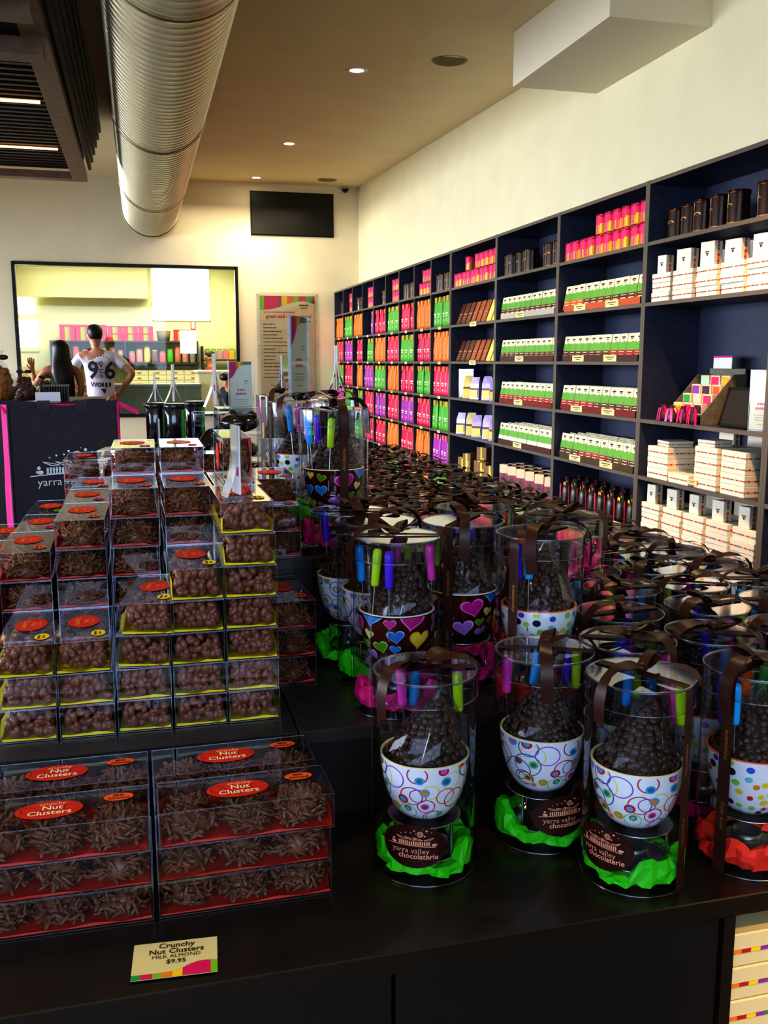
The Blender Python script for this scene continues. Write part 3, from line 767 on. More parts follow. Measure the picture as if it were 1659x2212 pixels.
for k in range(4):
    for j in range(3):
        b = thing('mini_box', f'tiny {("yellow pink and plum".split() if 0 else ["gold","pink","plum","green","blush","rose","violet","dark plum","coral","mint","crimson","amber"])[k*3+j]} fronted box on {ORD[k+1]} step of the grey stand', 'gift box', (XF+.045+.055*k, yD+.600+.098*(2-j)+.045, z+.05*(k+1)+.0005), random.uniform(-.1,.1), 'tiny boxes on the grey stand')
        build(MB().bbox(0, .035, -.04, .04, 0, .062, .002), 'carton', mat('minibox', 'd8cbb0', .6), b)
        build(MB().box(-.001, 0, -.032, .032, .008, .054), 'front_label', mat('mini_'+cols[k][j], cols[k][j], .5), b)
b = thing('header_card', 'pale header card standing on top of the grey stepped stand', 'sign', (XF+.26, yD+.755, z+.30))
build(MB().box(0, .003, -.085, .085, 0, .07), 'card', WHITE, b)
build(MB().box(-.001, 0, -.085, .085, .06, .07), 'stripe', [MAG], b)
for i in range(4):
    b = thing('pouch', f'magenta tied pouch, {ORD[4-i]} of four in front of the grey stepped stand', 'gift pouch', (XF+.0, yD+.62+.105*i, z), random.uniform(-.4,.4), 'magenta pouches before the grey stand')
    b.location.x = XF+.005+.008*(i % 2)
    build(MB().lathe([(0,.0),(.02,.0),(.03,.02),(.024,.05),(.008,.075),(.018,.095)], 10, 0), 'cloth', mat('pouch_brown', '6a3a40', .4, noise=.4, scale=60), b)
    mb = MB()
    for s_ in (-1, 1):
        mb.strip([(0,0,.075),(0,s_*.02,.09),(0,s_*.034,.075),(0,s_*.04,.03),(0,s_*.046,.0)], [(.006,0,0)]*5)
        mb.strip([(-.02,s_*.01,.078),(-.026,s_*.016,.05),(-.03,s_*.02,.005)], [(0,.008,0)]*3)
    build(mb, 'ribbon', mat('pouch_ribbon', 'e01a90', .35), b)
o = thing('easel_frame', 'dark square easel frame leaning beside the grey stepped stand', 'frame', (XF+.06, yD+.335, z+.003), 0, rot=(0, R(16), 0))
build(MB().bbox(-.008, .008, -.13, .13, 0, .21, .003), 'board', mat('easel_dark', '221c17', .6), o)
build(MB().box(-.011, -.008, -.13, .13, 0, .014).box(-.011, -.008, -.13, .13, .196, .21).box(-.011, -.008, -.13, -.116, 0, .21).box(-.011, -.008, .116, .13, 0, .21), 'border', BLACK, o)
sign_card('sign_stand', 'white sign with purple and green print at the shelf end beside the easel', 'sign', (XF+.045, BAYS[4]+.105, z+.003), R(-65), .12, .29, seed=9)

# ------------------------------------------------------------------ display island
T0, T2, T3 = .76, .884, 1.045
YF = .866
isl = thing('island_counter', 'long dark display counter carrying the boxes and gift cylinders', 'counter', (0, YF, 0))
IX0, IX1, IY1 = -.85, 1.08, 3.60
build(MB().bbox(IX0, IX1, 0, IY1, T0-.026, T0, .0015), 'worktop', COUNTER, isl)
mb = MB().box(IX0, IX1, .02, IY1-.02, 0, .08); build(mb, 'plinth', GROOVE, isl)
PF = .006
build(MB().bbox(IX0+.02, .237, PF, .022, .085, T0-.030, .001), 'drawer_front', COUNTERP, isl)
build(MB().bbox(.241, .638, PF, .022, .085, T0-.030, .001), 'drawer_front', COUNTERP, isl)
build(MB().box(.641, .656, .001, IY1, .08, T0-.026), 'end_post', COUNTER, isl)
build(MB().box(1.062, 1.08, .001, IY1, .0, T0-.026), 'side_panel', COUNTER, isl)
build(MB().box(IX0, IX0+.018, .001, IY1, .0, T0-.026), 'side_panel', COUNTER, isl)
build(MB().box(IX0+.02, .64, .03, .04, .08, T0-.03).box(.656, 1.062, .33, .34, .08, T0-.026), 'inner_panel', GROOVE, isl)
build(MB().box(.656, 1.062, .01, .33, .285, .300).box(.656, 1.062, .01, .33, .08, .09), 'shelf_board', COUNTER, isl)
for n, (x0, x1, y0, y1, z0, z1, lab) in enumerate((
    (-.80, .190, 1.185, 1.95, T0, T2, 'low dark riser under the stacks of yellow-lined nut boxes'),
    (.192, .617, 1.185, 1.553, T0, T2, 'low dark riser under the heart and dot bowl cylinders'),
    (.619, .69, 1.285, 1.60, T0, T2, 'narrow dark riser block beside the dot bowl cylinder'),
    (.192, .495, 1.555, 2.60, T0, T3, 'taller dark riser under the rear heart bowl cylinder'),
    (.0, .190, 1.96, 3.30, T0, T3, 'taller dark riser under the dark chocolate tubs'),
    (-.165, -.004, 1.96, 2.55, T0, T3, 'small dark riser block between the tubs and the tote bag'))):
    o = thing('display_riser', lab, 'riser', ((x0+x1)/2, y0, z0))
    hx = (x1-x0)/2
    build(MB().bbox(-hx, hx, 0, y1-y0, z1-z0-.02, z1-z0, .0012), 'top_board', RISER, o)
    build(MB().box(-hx+.001, hx-.001, .002, y1-y0-.002, 0, z1-z0-.02), 'carcass', COUNTERP, o)
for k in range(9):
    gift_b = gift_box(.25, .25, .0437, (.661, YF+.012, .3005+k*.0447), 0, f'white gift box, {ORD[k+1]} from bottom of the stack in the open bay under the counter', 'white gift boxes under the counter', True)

# price card on the counter
o = thing('price_card', 'cream price card for crunchy nut clusters lying on the counter front', 'price card', (.0125, .911, T0+.0015), R(-4))
w, h = .0435, .0285
q = rect(-w, w, -h, h, 0)
def wy(x): return -h+.0125+.007*math.tanh((x-.012)*90)-.002*math.tanh((x-.038)*90)
cols = [(-w,-.034,2),(-.034,-.022,3),(-.022,-.013,4),(-.013,-.002,5),(-.002,.008,6),(.008,.0365,3),(.0365,w,4)]
for a, b, m in cols:
    for k in range(4):
        u0, u1 = a+(b-a)*k/4, a+(b-a)*(k+1)/4
        q.append(([(u0,-h),(u1,-h),(u1,wy(u1)),(u0,wy(u0))], m))
q2 = put(text2d('Crunchy', .0108, bold=.014), .001, .0210, 1)+put(text2d('Nut Clusters', .0108, bold=.014), .001, .0118, 1)+put(text2d('MILK ALMOND', .0075), .001, .0035, 1)+put(text2d('$9.95', .0092, bold=.014), .001, -.0050, 1)
mb = MB().box(-w, w, -h, h, -.0006, -.0001, 0).polys(q[1:], lambda x, y: (x, y, .0002)).polys(q2, lambda x, y: (x, y, .0004))
build(mb, 'printed_card', [PAPER, INK, GRN2, PINK, GRN, ORG, YLW], o, (0, 0, .0008), (R(2), 0, 0))
o.location.z = T0+.003

# ------------------------------------------------------------------ nut boxes
def shell(w, d, h, bulge=0):
    e = .00042
    mb = MB().box(-w/2, w/2, 0, d, 0, h, 0)
    for x in (-w/2, w/2):
        for y in (0, d): mb.box(x-e, x+e, y-e, y+e, 0, h, 1)
        for z in (0, h): mb.box(x-e, x+e, 0, d, z-e, z+e, 1)
    for y in (0, d):
        for z in (0, h): mb.box(-w/2, w/2, y-e, y+e, z-e, z+e, 1)
    return mb.mesh('clear_box', [PLASTIC, PEDGE])
def tray(w, d, h, seed, m):
    rs = random.Random(seed); mb = MB()
    i = .0015; n = 6
    mb.add([(-w/2+i,i,.0012),(w/2-i,i,.0012),(w/2-i,d-i,.0012),(-w/2+i,d-i,.0012)], [(0,1,2,3)], 0)
    for side in range(4):
        pts = []
        for k in range(n+1):
            t = k/n; hh = rs.uniform(.18, .45)*h
            if side == 0: hh = rs.uniform(.03, .12)*h
            if side in (1, 2): hh = rs.uniform(.1, .5)*h
            if side == 0: a, b = (-w/2+i+(w-2*i)*t, i+.0008), (0, .004)
            elif side == 1: a, b = (-w/2+i+.0005, i+(d-2*i)*t), (.004, 0)
            elif side == 2: a, b = (w/2-i-.0005, i+(d-2*i)*t), (-.004, 0)
            else: a, b = (-w/2+i+(w-2*i)*t, d-i-.0008), (0, -.004)
            pts.append(((a[0], a[1], .0012), (a[0]+b[0]*rs.random()*.3, a[1]+b[1]*rs.random()*.3, hh)))
        v = [p for q_ in pts for p in q_]
        mb.add(v, [(2*k, 2*k+2, 2*k+3, 2*k+1) for k in range(n)], 0)
    return mb.mesh('paper_tray', [m])
def _rod(mb, a, b, L, M_):
    v = []
    for z, k in ((-L, .45), (-L*.55, 1), (L*.5, .9), (L, .35)):
        for i in range(6): v.append((a*k*math.cos(PI*i/3), b*k*math.sin(PI*i/3), z))
    f = [(j*6+i, j*6+(i+1) % 6, (j+1)*6+(i+1) % 6, (j+1)*6+i) for j in range(3) for i in range(6)]+[(5,4,3,2,1,0), (18,19,20,21,22,23)]
    mb.add(v, f, 0, True, M_)
def slivers(w, d, h, seed, clumps, per):
    """clusters of chocolate coated almond sticks"""
    rs = random.Random(seed); mb = MB()
    for cx, cy, rx, ry, rz in clumps:
        mb.ell((cx, cy, rz*.35), rx*.80, ry*.80, rz*1.15, 0, None, 8, 6)
        for k in range(per):
            u = rs.uniform(0, 2*PI); t = math.acos(rs.uniform(-.15, 1))
            n = Vector((math.sin(t)*math.cos(u), math.sin(t)*math.sin(u), math.cos(t)))
            f = rs.uniform(.70, .95)
            p = Vector((cx+n.x*rx*f, cy+n.y*ry*f, rz*.35+n.z*rz*1.35*f))
            p.z = max(.006, min(h-.006, p.z)); p.x = max(-w/2+.006, min(w/2-.006, p.x)); p.y = max(.006, min(d-.006, p.y))
            dr = (n*.5 + Vector((rs.uniform(-1,1), rs.uniform(-1,1), rs.uniform(-.8,1)))).normalized()
            L = rs.uniform(.007, .0115); a = rs.uniform(.0021, .0034)
            M_ = Matrix.Translation(p) @ dr.to_track_quat('Z', 'Y').to_matrix().to_4x4()
            mb.ell((0,0,0), a*1.05, a*.7, L, 0, None, 6, 4) if False else _rod(mb, a*1.05, a*.72, L, M_)
    for i, p in enumerate(mb.v):
        mb.v[i] = (max(-w/2+.002, min(w/2-.002, p[0])), max(.002, min(d-.002, p[1])), max(.0015, min(h-.002, p[2])))
    return mb.mesh('nut_clusters', [CHOCS])
def balls(w, d, h, seed, per=175):
    rs = random.Random(seed); mb = MB()
    for k in range(per):
        x = rs.uniform(-w/2+.009, w/2-.009); y = rs.uniform(.008, d-.008)
        if k < 42: y = rs.uniform(.007, .018)
        dome = 1-.35*(abs(x)/(w/2))**3
        z = rs.uniform(.008, (h-.008)*dome)
        a = rs.uniform(.0052, .0072)
        mb.ell((x, y, z), a*1.38, a*.80, a*.84, 0, Euler((rs.uniform(0,6), rs.uniform(0,6), rs.uniform(0,6))).to_matrix(), 8, 6)
    for i, p in enumerate(mb.v):
        mb.v[i] = (max(-w/2+.002, min(w/2-.002, p[0])), max(.002, min(d-.002, p[1])), max(.0015, min(h-.002, p[2])))
    return mb.mesh('coated_nuts', [CHOC])
BW, BD, BH = .0705, .175, .0431
SHELL = shell(BW, BD, BH)
TRY = {'y': [tray(BW, BD, BH, s, YEL) for s in range(3)], 'o': [tray(BW, BD, BH, s+9, ORA) for s in range(3)]}
NUTS = {'y': [balls(BW, BD, BH, s) for s in range(4)], 'o': [slivers(BW, BD, BH, s, [(0, .031, .030, .031, .021), (0, .088, .030, .031, .022), (0, .144, .030, .031, .021)], 120) for s in range(3)]}
def oval_sticker():
    mb = MB()
    mb.polys(circ(0, 0, .0215, 0, 32, .032), lambda x, y: (x, y, 0))
    p = put(text2d('crunchy', .0078), .0125, 0, 1, -PI/2) + put(text2d('Nut', .0115, bold=.015), .004, 0, 1, -PI/2) + put(text2d('Clusters', .0115, bold=.015), -.0075, 0, 1, -PI/2)
    mb.polys(p, lambda x, y: (x, y, .0004))
    return mb.mesh('name_sticker', [STICK, INKO])
OVAL = oval_sticker()
def small_sticker(m):
    mb = MB().polys(circ(0, 0, .0095, 0, 20, .0145), lambda x, y: (x, y, 0))
    for k, xx in enumerate((.0025, -.0035)):
        for yy, l in ((.0075, .004), (.0025, .005), (-.0035, .006)) if k else ((.0045, .004), (-.001, .005)):
            mb.polys(rect(xx-.0015, xx+.0015, yy-l, yy-.0008, 1), lambda x, y: (x, y, .0004))
    return mb.mesh('flavour_sticker', [m, INK])
SMALL = {'y': small_sticker(STICKY), 'o': small_sticker(STICKF), 'p': small_sticker(STICKP), 'g': small_sticker(STICKG)}
def nut_box(kind, x, y, z, rz, label, group, top=False, small=None, rot=None):
    o = thing('nut_box', label, 'chocolate box', (x, y, z), rz, group, rot)
    obj('clear_box', SHELL, o)
    obj('paper_tray', random.choice(TRY[kind]), o)
    stuff(obj('coated_nuts' if kind == 'y' else 'nut_clusters', random.choice(NUTS[kind]), o))
    obj('name_sticker', OVAL, o, (-.002, .098, BH+.0009))
    obj('flavour_sticker', SMALL[small or kind], o, (.019, .034, BH+.0009))
    return o
STEP = BH + .0012
GY = 'yellow-lined boxes of chocolate nuts'; GO = 'red-lined boxes of chocolate clusters'
# front row: columns of yellow boxes (centre x, how many)
zb = T2 + .0012
nm = {1: 'outermost', 2: 'second', 3: 'skewed middle', 4: 'fourth', 5: 'tallest'}
for c, (x, n) in enumerate(((-.158, 3), (-.0845, 3), (-.0095, 4), (.0645, 5), (.1385, 7)), 1):
    for k in range(n):
        sk = -9 if (c == 3 and k >= n-2) else random.uniform(-1.5, 1.5)
        nut_box('y', x+random.uniform(-.0015, .0015)+(.006 if c == 3 and k == n-1 else 0)-(.004*k/6 if c == 5 else 0), 1.238+random.uniform(0, .004)+(.004 if sk == -9 else 0), zb+k*STEP, R(sk),
                f'yellow-lined clear nut box, {ORD[k+1]} from bottom of the {nm[c]} front stack on the riser', GY)
# block behind: red boxes
for c, (x, n, rows, nmx) in enumerate(((-.250, 4, 3, 'far outer'), (-.172, 5, 3, 'low'), (-.0925, 6, 3, 'middle'), (-.0145, 7, 2, 'tall'), (.066, 7, 2, 'tall neighbouring')), 1):
    for rr in range(rows):
        y = 1.412 + rr*.1785
        nn = n+1 if rr >= 1 and c in (4, 5) else n
        for k in range(nn):
            nut_box('o', x+random.uniform(-.001, .001), y+random.uniform(0, .003), zb+k*STEP, R(random.uniform(-1.2, 1.2)),
                    f'red-lined cluster box, {ORD[k+1]} from bottom, {ORD[rr+1]} rank of {nmx} stack behind yellow boxes', GO, small=('o', 'p', 'g')[rr] if c in (2,) else ('o', 'p', 'p')[rr])
for k in range(7):
    nut_box('o', .1405, 1.413, zb+k*STEP, R(random.uniform(-1, 1)), f'red-lined clear cluster box, {ORD[k+1]} from bottom right behind the tallest front stack', GO)
nut_box('o', .1405+BH/2, 1.42, zb+7*STEP+BW/2, 0, 'red-lined cluster box stood on its side on top behind the tallest front stack', GO, rot=(0, -PI/2, 0))
for k in range(3):
    nut_box('o', .2145, 1.372, zb+k*STEP, R(2), f'shadowed red-lined cluster box, {ORD[k+1]} from bottom of stack between yellow boxes and heart bowl', GO)
for k in range(3):
    nut_box('o', .226, 1.575+(.03 if k == 2 else 0), T3+.0012+k*STEP, R(-2), f'shadowed cluster box, {ORD[k+1]} from bottom of stack beside the rear heart bowl cylinder', GO)
for c, x in enumerate((-.1225, -.045)):
    for k in range(3):
        nut_box('o', x, 2.02+.03*c, T3+.0012+k*STEP, R(random.uniform(-3, 3)), f'red-lined cluster box, {ORD[k+1]} from bottom of {("pile touching the tote", "pile nearer the tubs")[c]} on small riser block', GO, small='p' if c else 'o')
# long boxes of clusters at the front
LW, LD, LH = .197, .079, .0412
LSH = shell(LW, LD, LH)
LTR = [tray(LW, LD, LH, s+30, ORA) for s in range(3)]
LNU = [slivers(LW, LD, LH, 50+s, [(-.065, .039, .034, .037, .0225), (.0, .04, .034, .036, .0225), (.064, .039, .034, .037, .0225)], 150) for s in range(3)]
def long_stickers():
    mb = MB().polys(circ(0, 0, .036, 0, 36, .021), lambda x, y: (x, y, 0))
    # faint lettered swirls behind the name
    p = []
    for xx in (-.022, .024):
        p += annul(xx, .002, .0075, .0083, 2, 18) + rect(xx-.0085, xx-.0077, -.012, .009, 2)
    p += annul(0, -.004, .008, .0087, 2, 18)
    mb.polys(p, lambda x, y: (x, y, .0002))
    mb.polys(put(text2d('crunchy', .0088), .003, .0130, 1)+put(text2d('Nut', .0138, bold=.018), .003, .0035, 1)+put(text2d('Clusters', .0138, bold=.018), .001, -.008, 1), lambda x, y: (x, y, .0004))
    a = mb.mesh('name_sticker', [STICK, CREAM, mat('sticker_swirl', 'a8281a', .5)])
    mb = MB().polys(circ(0, 0, .0165, 0, 28, .0095), lambda x, y: (x, y, 0))
    mb.polys(put(text2d('Milk', .0075, bold=.014), 0, .0032, 1)+put(text2d('Almond', .0075, bold=.014), 0, -.0036, 1), lambda x, y: (x, y, .0004))
    return a, mb.mesh('flavour_sticker', [STICKF, INK])
LS1, LS2 = long_stickers()
def long_box(x, y, z, rz, label, i, rot=None):
    o = thing('cluster_box', label, 'chocolate box', (x, y, z), rz, 'long boxes of nut clusters', rot)
    obj('clear_box', LSH, o); obj('paper_tray', LTR[i % 3], o)
    stuff(obj('nut_clusters', LNU[(i*2+1) % 3], o))
    obj('name_sticker', LS1, o, (-.008, .040, LH+.0009)); obj('flavour_sticker', LS2, o, (.066, .054, LH+.0009))
i = 0
for side, cx in (('beside the first gift cylinder', .0965), ('at the picture edge', -.1075)):
    for rank, y, n in (('front', .992, 3), ('rear', 1.0855, 3)):
        for k in range(n):
            dx = .004 if (cx > 0 and rank == 'front' and k == 2) else random.uniform(-.001, .001)
            long_box(cx+dx, y-(.004 if k == 2 and rank == 'front' else 0), T0+.0012+k*(LH+.0014)+(0), R(-.6 if cx < 0 else .4), f'long clear nut cluster box, {("bottom","middle","top")[k]} of {rank} stack {side}', i); i += 1
for k in range(3):
    long_box(.085+.01*k, 2.02+.06*k, T3+.0012+k*(LH+.0014), R(6-5*k), f'long clear cluster box, {("bottom","middle","top")[k]} of pile beside the dark tubs', i); i += 1

# ------------------------------------------------------------------ gift cylinders
TR, TH = .0630, .250
WROT = random.Random(11)
def tube_mesh():
    mb = MB().lathe([(TR, 0), (TR, TH)], 48, 0).disc(TR, .0006, 48, 0)
    mb.ring(TR, .0008, .0008, 48, 1).ring(TR, TH-.001, .0006, 48, 1)
    return mb.mesh('clear_tube', [PLASTIC, PEDGE])
def lidm():
    mb = MB().lathe([(TR+.0008, TH-.028), (TR+.0008, TH+.001)], 48, 0).disc(TR+.0008, TH+.001, 48, 2)
    mb.ring(TR+.0008, TH-.028, .0005, 48, 1).ring(TR+.0004, TH+.001, .0009, 48, 1)
    return mb.mesh('clear_lid', [PLASTIC, PEDGE, PLASTICL])
MTUBE, MLID = tube_mesh(), lidm()
def tissue(seed, m):
    rs = random.Random(seed); n, rows = 44, 9
    prof = [(.024, .004), (.036, .007), (.048, .008), (.058, .012), (.0612, .022), (.0612, .034), (.056, .044), (.047, .040), (.040, .026)]
    ph = [rs.uniform(0, 6.28) for _ in range(4)]
    def hh(a): return .74+.24*math.sin(2*a+ph[0])+.16*math.sin(5*a+ph[1])+.09*math.sin(9*a+ph[2])
    v = []
    for j, (r, z) in enumerate(prof):
        for i in range(n):
            a = 2*PI*i/n + rs.uniform(-.06, .06)
            rr = min(.0621, r+rs.uniform(-.0055, .003)); k = hh(a) if j > 3 else 1
            v.append((rr*math.cos(a), rr*math.sin(a), max(.002, z*k+rs.uniform(-.003, .003))))
    f = []
    for j in range(rows-1):
        for i in range(n):
            a, b = j*n+i, j*n+(i+1) % n
            f += [(a, b, b+n), (a, b+n, a+n)]
    return MB().add(v, f, 0).mesh('tissue_paper', [m])
TISC = {'green': mat('tissue_green', '3ed416', .6), 'pink': mat('tissue_pink', 'e81a86', .6), 'red': mat('tissue_red', 'ee3a20', .6)}
TIS = {c: [tissue(s+7*i, m) for s in range(2)] for i, (c, m) in enumerate(TISC.items())}
# stand
MST = MB().lathe([(.0,.0640),(.041,.0640),(.0455,.0666),(.046,.0652),(.041,.0625),(0,.0625)], 40, 0).lathe([(.0,.019),(.042,.019),(.045,.022),(.0455,.0205),(.042,.0175),(0,.0175)], 40, 0).mesh('warmer_stand', [STEEL])
MLEG = MB().tube((0,0,.018), (0,0,.0635), .0019, 10).mesh('leg', [STEEL])
MCAN = MB().lathe([(0,.0195),(.018,.0195),(.0185,.034),(.017,.034),(.0165,.030),(0,.030)], 20, 0).mesh('tealight', [STEELB])
# bowls
PROF = [(.021,.0672),(.027,.0676),(.034,.0735),(.0405,.0825),(.0462,.0945),(.0508,.110),(.0537,.127),(.0552,.145)]
cum = [0]
for a, b in zip(PROF, PROF[1:]): cum.append(cum[-1]+math.hypot(b[0]-a[0], b[1]-a[1]))
SMAX = cum[-1]
def onbowl(u, v, off):
    v = max(.001, min(SMAX-.0012, v))
    for k in range(len(cum)-1):
        if v <= cum[k+1]: break
    t = (v-cum[k])/(cum[k+1]-cum[k])
    r = PROF[k][0]+(PROF[k+1][0]-PROF[k][0])*t; z = PROF[k][1]+(PROF[k+1][1]-PROF[k][1])*t
    dr, dz = PROF[k+1][0]-PROF[k][0], PROF[k+1][1]-PROF[k][1]
    L = math.hypot(dr, dz); r += off*dz/L; z -= off*dr/L
    a = u/.046
    return (r*math.cos(a), r*math.sin(a), z)
def decal(mb, c, outline, off, m, rings=3):
    """outline: 2D points around c; laid on the bowl"""
    n = len(outline); v = [onbowl(c[0], c[1], off)]
    for j in range(1, rings+1):
        for x, y in outline: v.append(onbowl(c[0]+x*j/rings, c[1]+y*j/rings, off))
    f = [(0, 1+i, 1+(i+1) % n) for i in range(n)]
    for j in range(rings-1):
        for i in range(n): f.append((1+j*n+i, 1+(j+1)*n+i, 1+(j+1)*n+(i+1) % n, 1+j*n+(i+1) % n))
    mb.add(v, f, m, True)
def dring(mb, c, r0, r1, off, m, sx=1.0):
    n = 32
    v = []
    for i in range(n):
        a = 2*PI*i/n
        for r in (r0, r1): v.append(onbowl(c[0]+r*math.cos(a)*sx, c[1]+r*math.sin(a), off))
    # drop the pieces pushed against the rim
    f = []
    for i in range(n):
        y = c[1]+r0*math.sin(2*PI*(i+.5)/n)
        if y < SMAX-.001 and y > .003: f.append((2*i, 2*i+1, 2*((i+1) % n)+1, 2*((i+1) % n)))
    mb.add(v, f, m, True)
CIR = [(math.cos(2*PI*i/16), math.sin(2*PI*i/16)) for i in range(16)]
HEART = []
for i in range(28):
    t = 2*PI*i/28
    HEART.append((.0625*16*math.sin(t)**3, .0625*(13*math.cos(t)-5*math.cos(2*t)-2*math.cos(3*t)-math.cos(4*t))+.12))
def bowl(style):
    rs = random.Random({'rings': 5, 'hearts': 8, 'dots': 2}[style])
    base = {'rings': 'porcelain_white', 'hearts': 'porcelain_brown', 'dots': 'porcelain_white'}[style]
    bm_ = mat(base, 'eef0f6' if 'white' in base else '4a1310', .12, coat=.3)
    inn = {'rings': mat('bowl_in_green', 'a9b83c', .25), 'hearts': mat('bowl_in_cream', 'efe6d6', .25), 'dots': mat('bowl_in_orange', 'ec6a2a', .25)}[style]
    rim = {'rings': mat('bowl_rim_cream', 'e8e2b0', .25), 'hearts': inn, 'dots': inn}[style]
    mats = [bm_, inn, rim]
    names = {}
    def cm(hexc):
        if hexc not in names:
            names[hexc] = len(mats); mats.append(mat('glaze_'+hexc, hexc, .2))
        return names[hexc]
    mb = MB().lathe([(0,.0672)]+PROF, 56, 0)
    mb.lathe([PROF[-1], (.0549,.1465), (.0529,.1465), (.0519,.145)], 56, 2)
    mb.lathe([(.0519,.145), (.048,.116), (.042,.094), (.03,.079), (0,.072)], 56, 1)
    per = 2*PI*.046
    if style == 'rings':
        pal = ['d81e2c','f28a1e','1e7aa8','8ed04a','c86ac8','e8e04a','c8204a','5aa8d8']
        thin = ['e06a1e','2a6aa8','9a5ac8','8ed06a','c8203a','e6e06a']
        pts = []
        tries = 0
        while len(pts) < 40 and tries < 6000:
            tries += 1
            p = (rs.uniform(0, per), rs.uniform(.014, SMAX+.003))
            if all(math.hypot(min(abs(p[0]-q[0]), per-abs(p[0]-q[0])), p[1]-q[1]) > .0125 for q in pts): pts.append(p)
        for k in range(38):
            c = (rs.uniform(0, per), rs.uniform(.018, SMAX-.004)); r = rs.uniform(.008, .0165)
            dring(mb, c, r-.0008, r+.0005, .0002+.00002*(k % 7), cm(rs.choice(thin)))
        for k, p in enumerate(pts):
            a, b = rs.sample(pal, 2); r = rs.uniform(.0050, .0066)
            decal(mb, p, [(x*r, y*r) for x, y in CIR], .0004, cm(a), 2)
            decal(mb, p, [(x*r*.62, y*r*.62) for x, y in CIR], .0006, cm(b), 2)
    elif style == 'dots':
        pal = ['8ed04a','e8d82a','e87ac8','5a9ad8','e8902a','7a3ac0','1a2a3a','d8222a','d8a86a','2a6ac8','a8d84a','7ac8d8']
        pts = []; tries = 0
        while len(pts) < 105 and tries < 20000:
            tries += 1
            r = rs.uniform(.0032, .0052)
            p = (rs.uniform(0, per), rs.uniform(.014, SMAX-.003), r)
            if all(math.hypot(min(abs(p[0]-q[0]), per-abs(p[0]-q[0])), p[1]-q[1]) > r+q[2]+.0014 for q in pts): pts.append(p)
        for p in pts:
            decal(mb, p[:2], [(x*p[2], y*p[2]) for x, y in CIR], .0004, cm(rs.choice(pal)), 2)
    else:
        pal = [('2a8ad8','8ac8f8'),('c81e8a','f07ac8'),('b478d0','e8b8f0'),('5a9a2a','b8e05a'),('f0e04a','f8b03a'),('c02a8a','f08ad0'),('e8d878','f8f0b8'),('3a7ad0','9ac8f8')]
        pts = []; tries = 0
        for r in (.0165, .0115, .0080):
            tries = 0; k = 0
            while tries < 3000 and k < {.0165: 6, .0115: 12, .0080: 18}[r]:
                tries += 1
                p = (rs.uniform(0, per), rs.uniform(.016, SMAX+.001 if r > .012 else SMAX-.009), r)
                if all(math.hypot(min(abs(p[0]-q[0]), per-abs(p[0]-q[0])), p[1]-q[1]) > (r+q[2])*1.0 for q in pts): pts.append(p); k += 1
        for k, p in enumerate(pts):
            a, b = pal[k % len(pal)]; t = rs.uniform(-.35, .35); r = p[2]
            rot = lambda s_: [(s_*(x*math.cos(t)-y*math.sin(t)), s_*(x*math.sin(t)+y*math.cos(t))) for x, y in HEART]
            decal(mb, p[:2], rot(r), .0004, cm(b), 3); decal(mb, p[:2], rot(r*.85), .0007, cm(a), 3)
    return mb.mesh('patterned_bowl', mats)
BOWL = {s: bowl(s) for s in ('rings', 'hearts', 'dots')}
# bag of chocolate buttons
def chips(seed):
    """heap of round chocolate buttons, its peak pulled to one side"""
    rs = random.Random(seed); mb = MB()
    Z0, Z1 = .143, .216
    def rad(z): return .0475*max(0, 1-(z-Z0)/(Z1-Z0))**.72
    def off(z): return .016*max(0, (z-Z0)/(Z1-Z0))
    mb.lathe([(.044,.130),(.044,Z0-.001),(.037,.156),(.029,.171),(.018,.190),(.007,.206),(0,.209)], 20, 0)
    for i, p in enumerate(mb.v): mb.v[i] = (p[0]+off(p[2]), p[1], p[2])
    rows = 11
    for j in range(rows):
        z = Z0+(Z1-Z0)*(j/rows)**.92; r = rad(z); n = max(3, int(2*PI*r/.0098))
        for k in range(n):
            a = 2*PI*(k+.5*(j % 2))/n+rs.uniform(-.08, .08); rr = r-.001+rs.uniform(-.0015, .0015)
            d = Vector((math.cos(a)*.85, math.sin(a)*.85, .52)) + Vector((rs.uniform(-.45,.45), rs.uniform(-.45,.45), rs.uniform(-.45,.45)))
            s_ = rs.uniform(.0050, .0060)
            mb.ell((rr*math.cos(a)+off(z), rr*math.sin(a), z+rs.uniform(-.002,.002)), s_, s_, s_*.5, 0, d.to_track_quat('Z', 'Y').to_matrix(), 10, 5)
    return mb.mesh('chocolate_buttons', [CHIP])
MCH = [chips(s) for s in range(2)]
def cello(seed):
    rs = random.Random(seed+20); n = 16; v = []
    prof = [(.0505,.138),(.051,.147),(.045,.160),(.038,.176),(.029,.193),(.016,.216),(.006,.232)]
    for j, (r, z) in enumerate(prof):
        for i in range(n):
            a = 2*PI*i/n; k = 1+(.10 if i % 2 else -.03)+rs.uniform(-.04, .04)
            v.append((min(.051, r*k)*math.cos(a)+.022*(j/6)**1.2, min(.051, r*k)*math.sin(a)*(1 if j < 5 else .7), z))
    f = [(j*n+i, j*n+(i+1) % n, (j+1)*n+(i+1) % n, (j+1)*n+i) for j in range(len(prof)-1) for i in range(n)]
    mb = MB().add(v, f, 0)
    mb.add([(.016,-.002,.230),(.030,-.002,.230),(.034,-.001,.243),(.012,-.001,.243)], [(0,1,2,3)], 0)
    for i in (1, 5, 8, 12):   # pressed fold lines
        pts = [Vector(v[j*n+i]) for j in range(len(prof))]
        mb.strip([p*1.004 for p in pts], [Vector((-p.y, p.x, 0)).normalized()*.0005 for p in pts], 1)
    return mb.mesh('button_bag', [CELLO, PEDGE])
MCE = [cello(s) for s in range(2)]
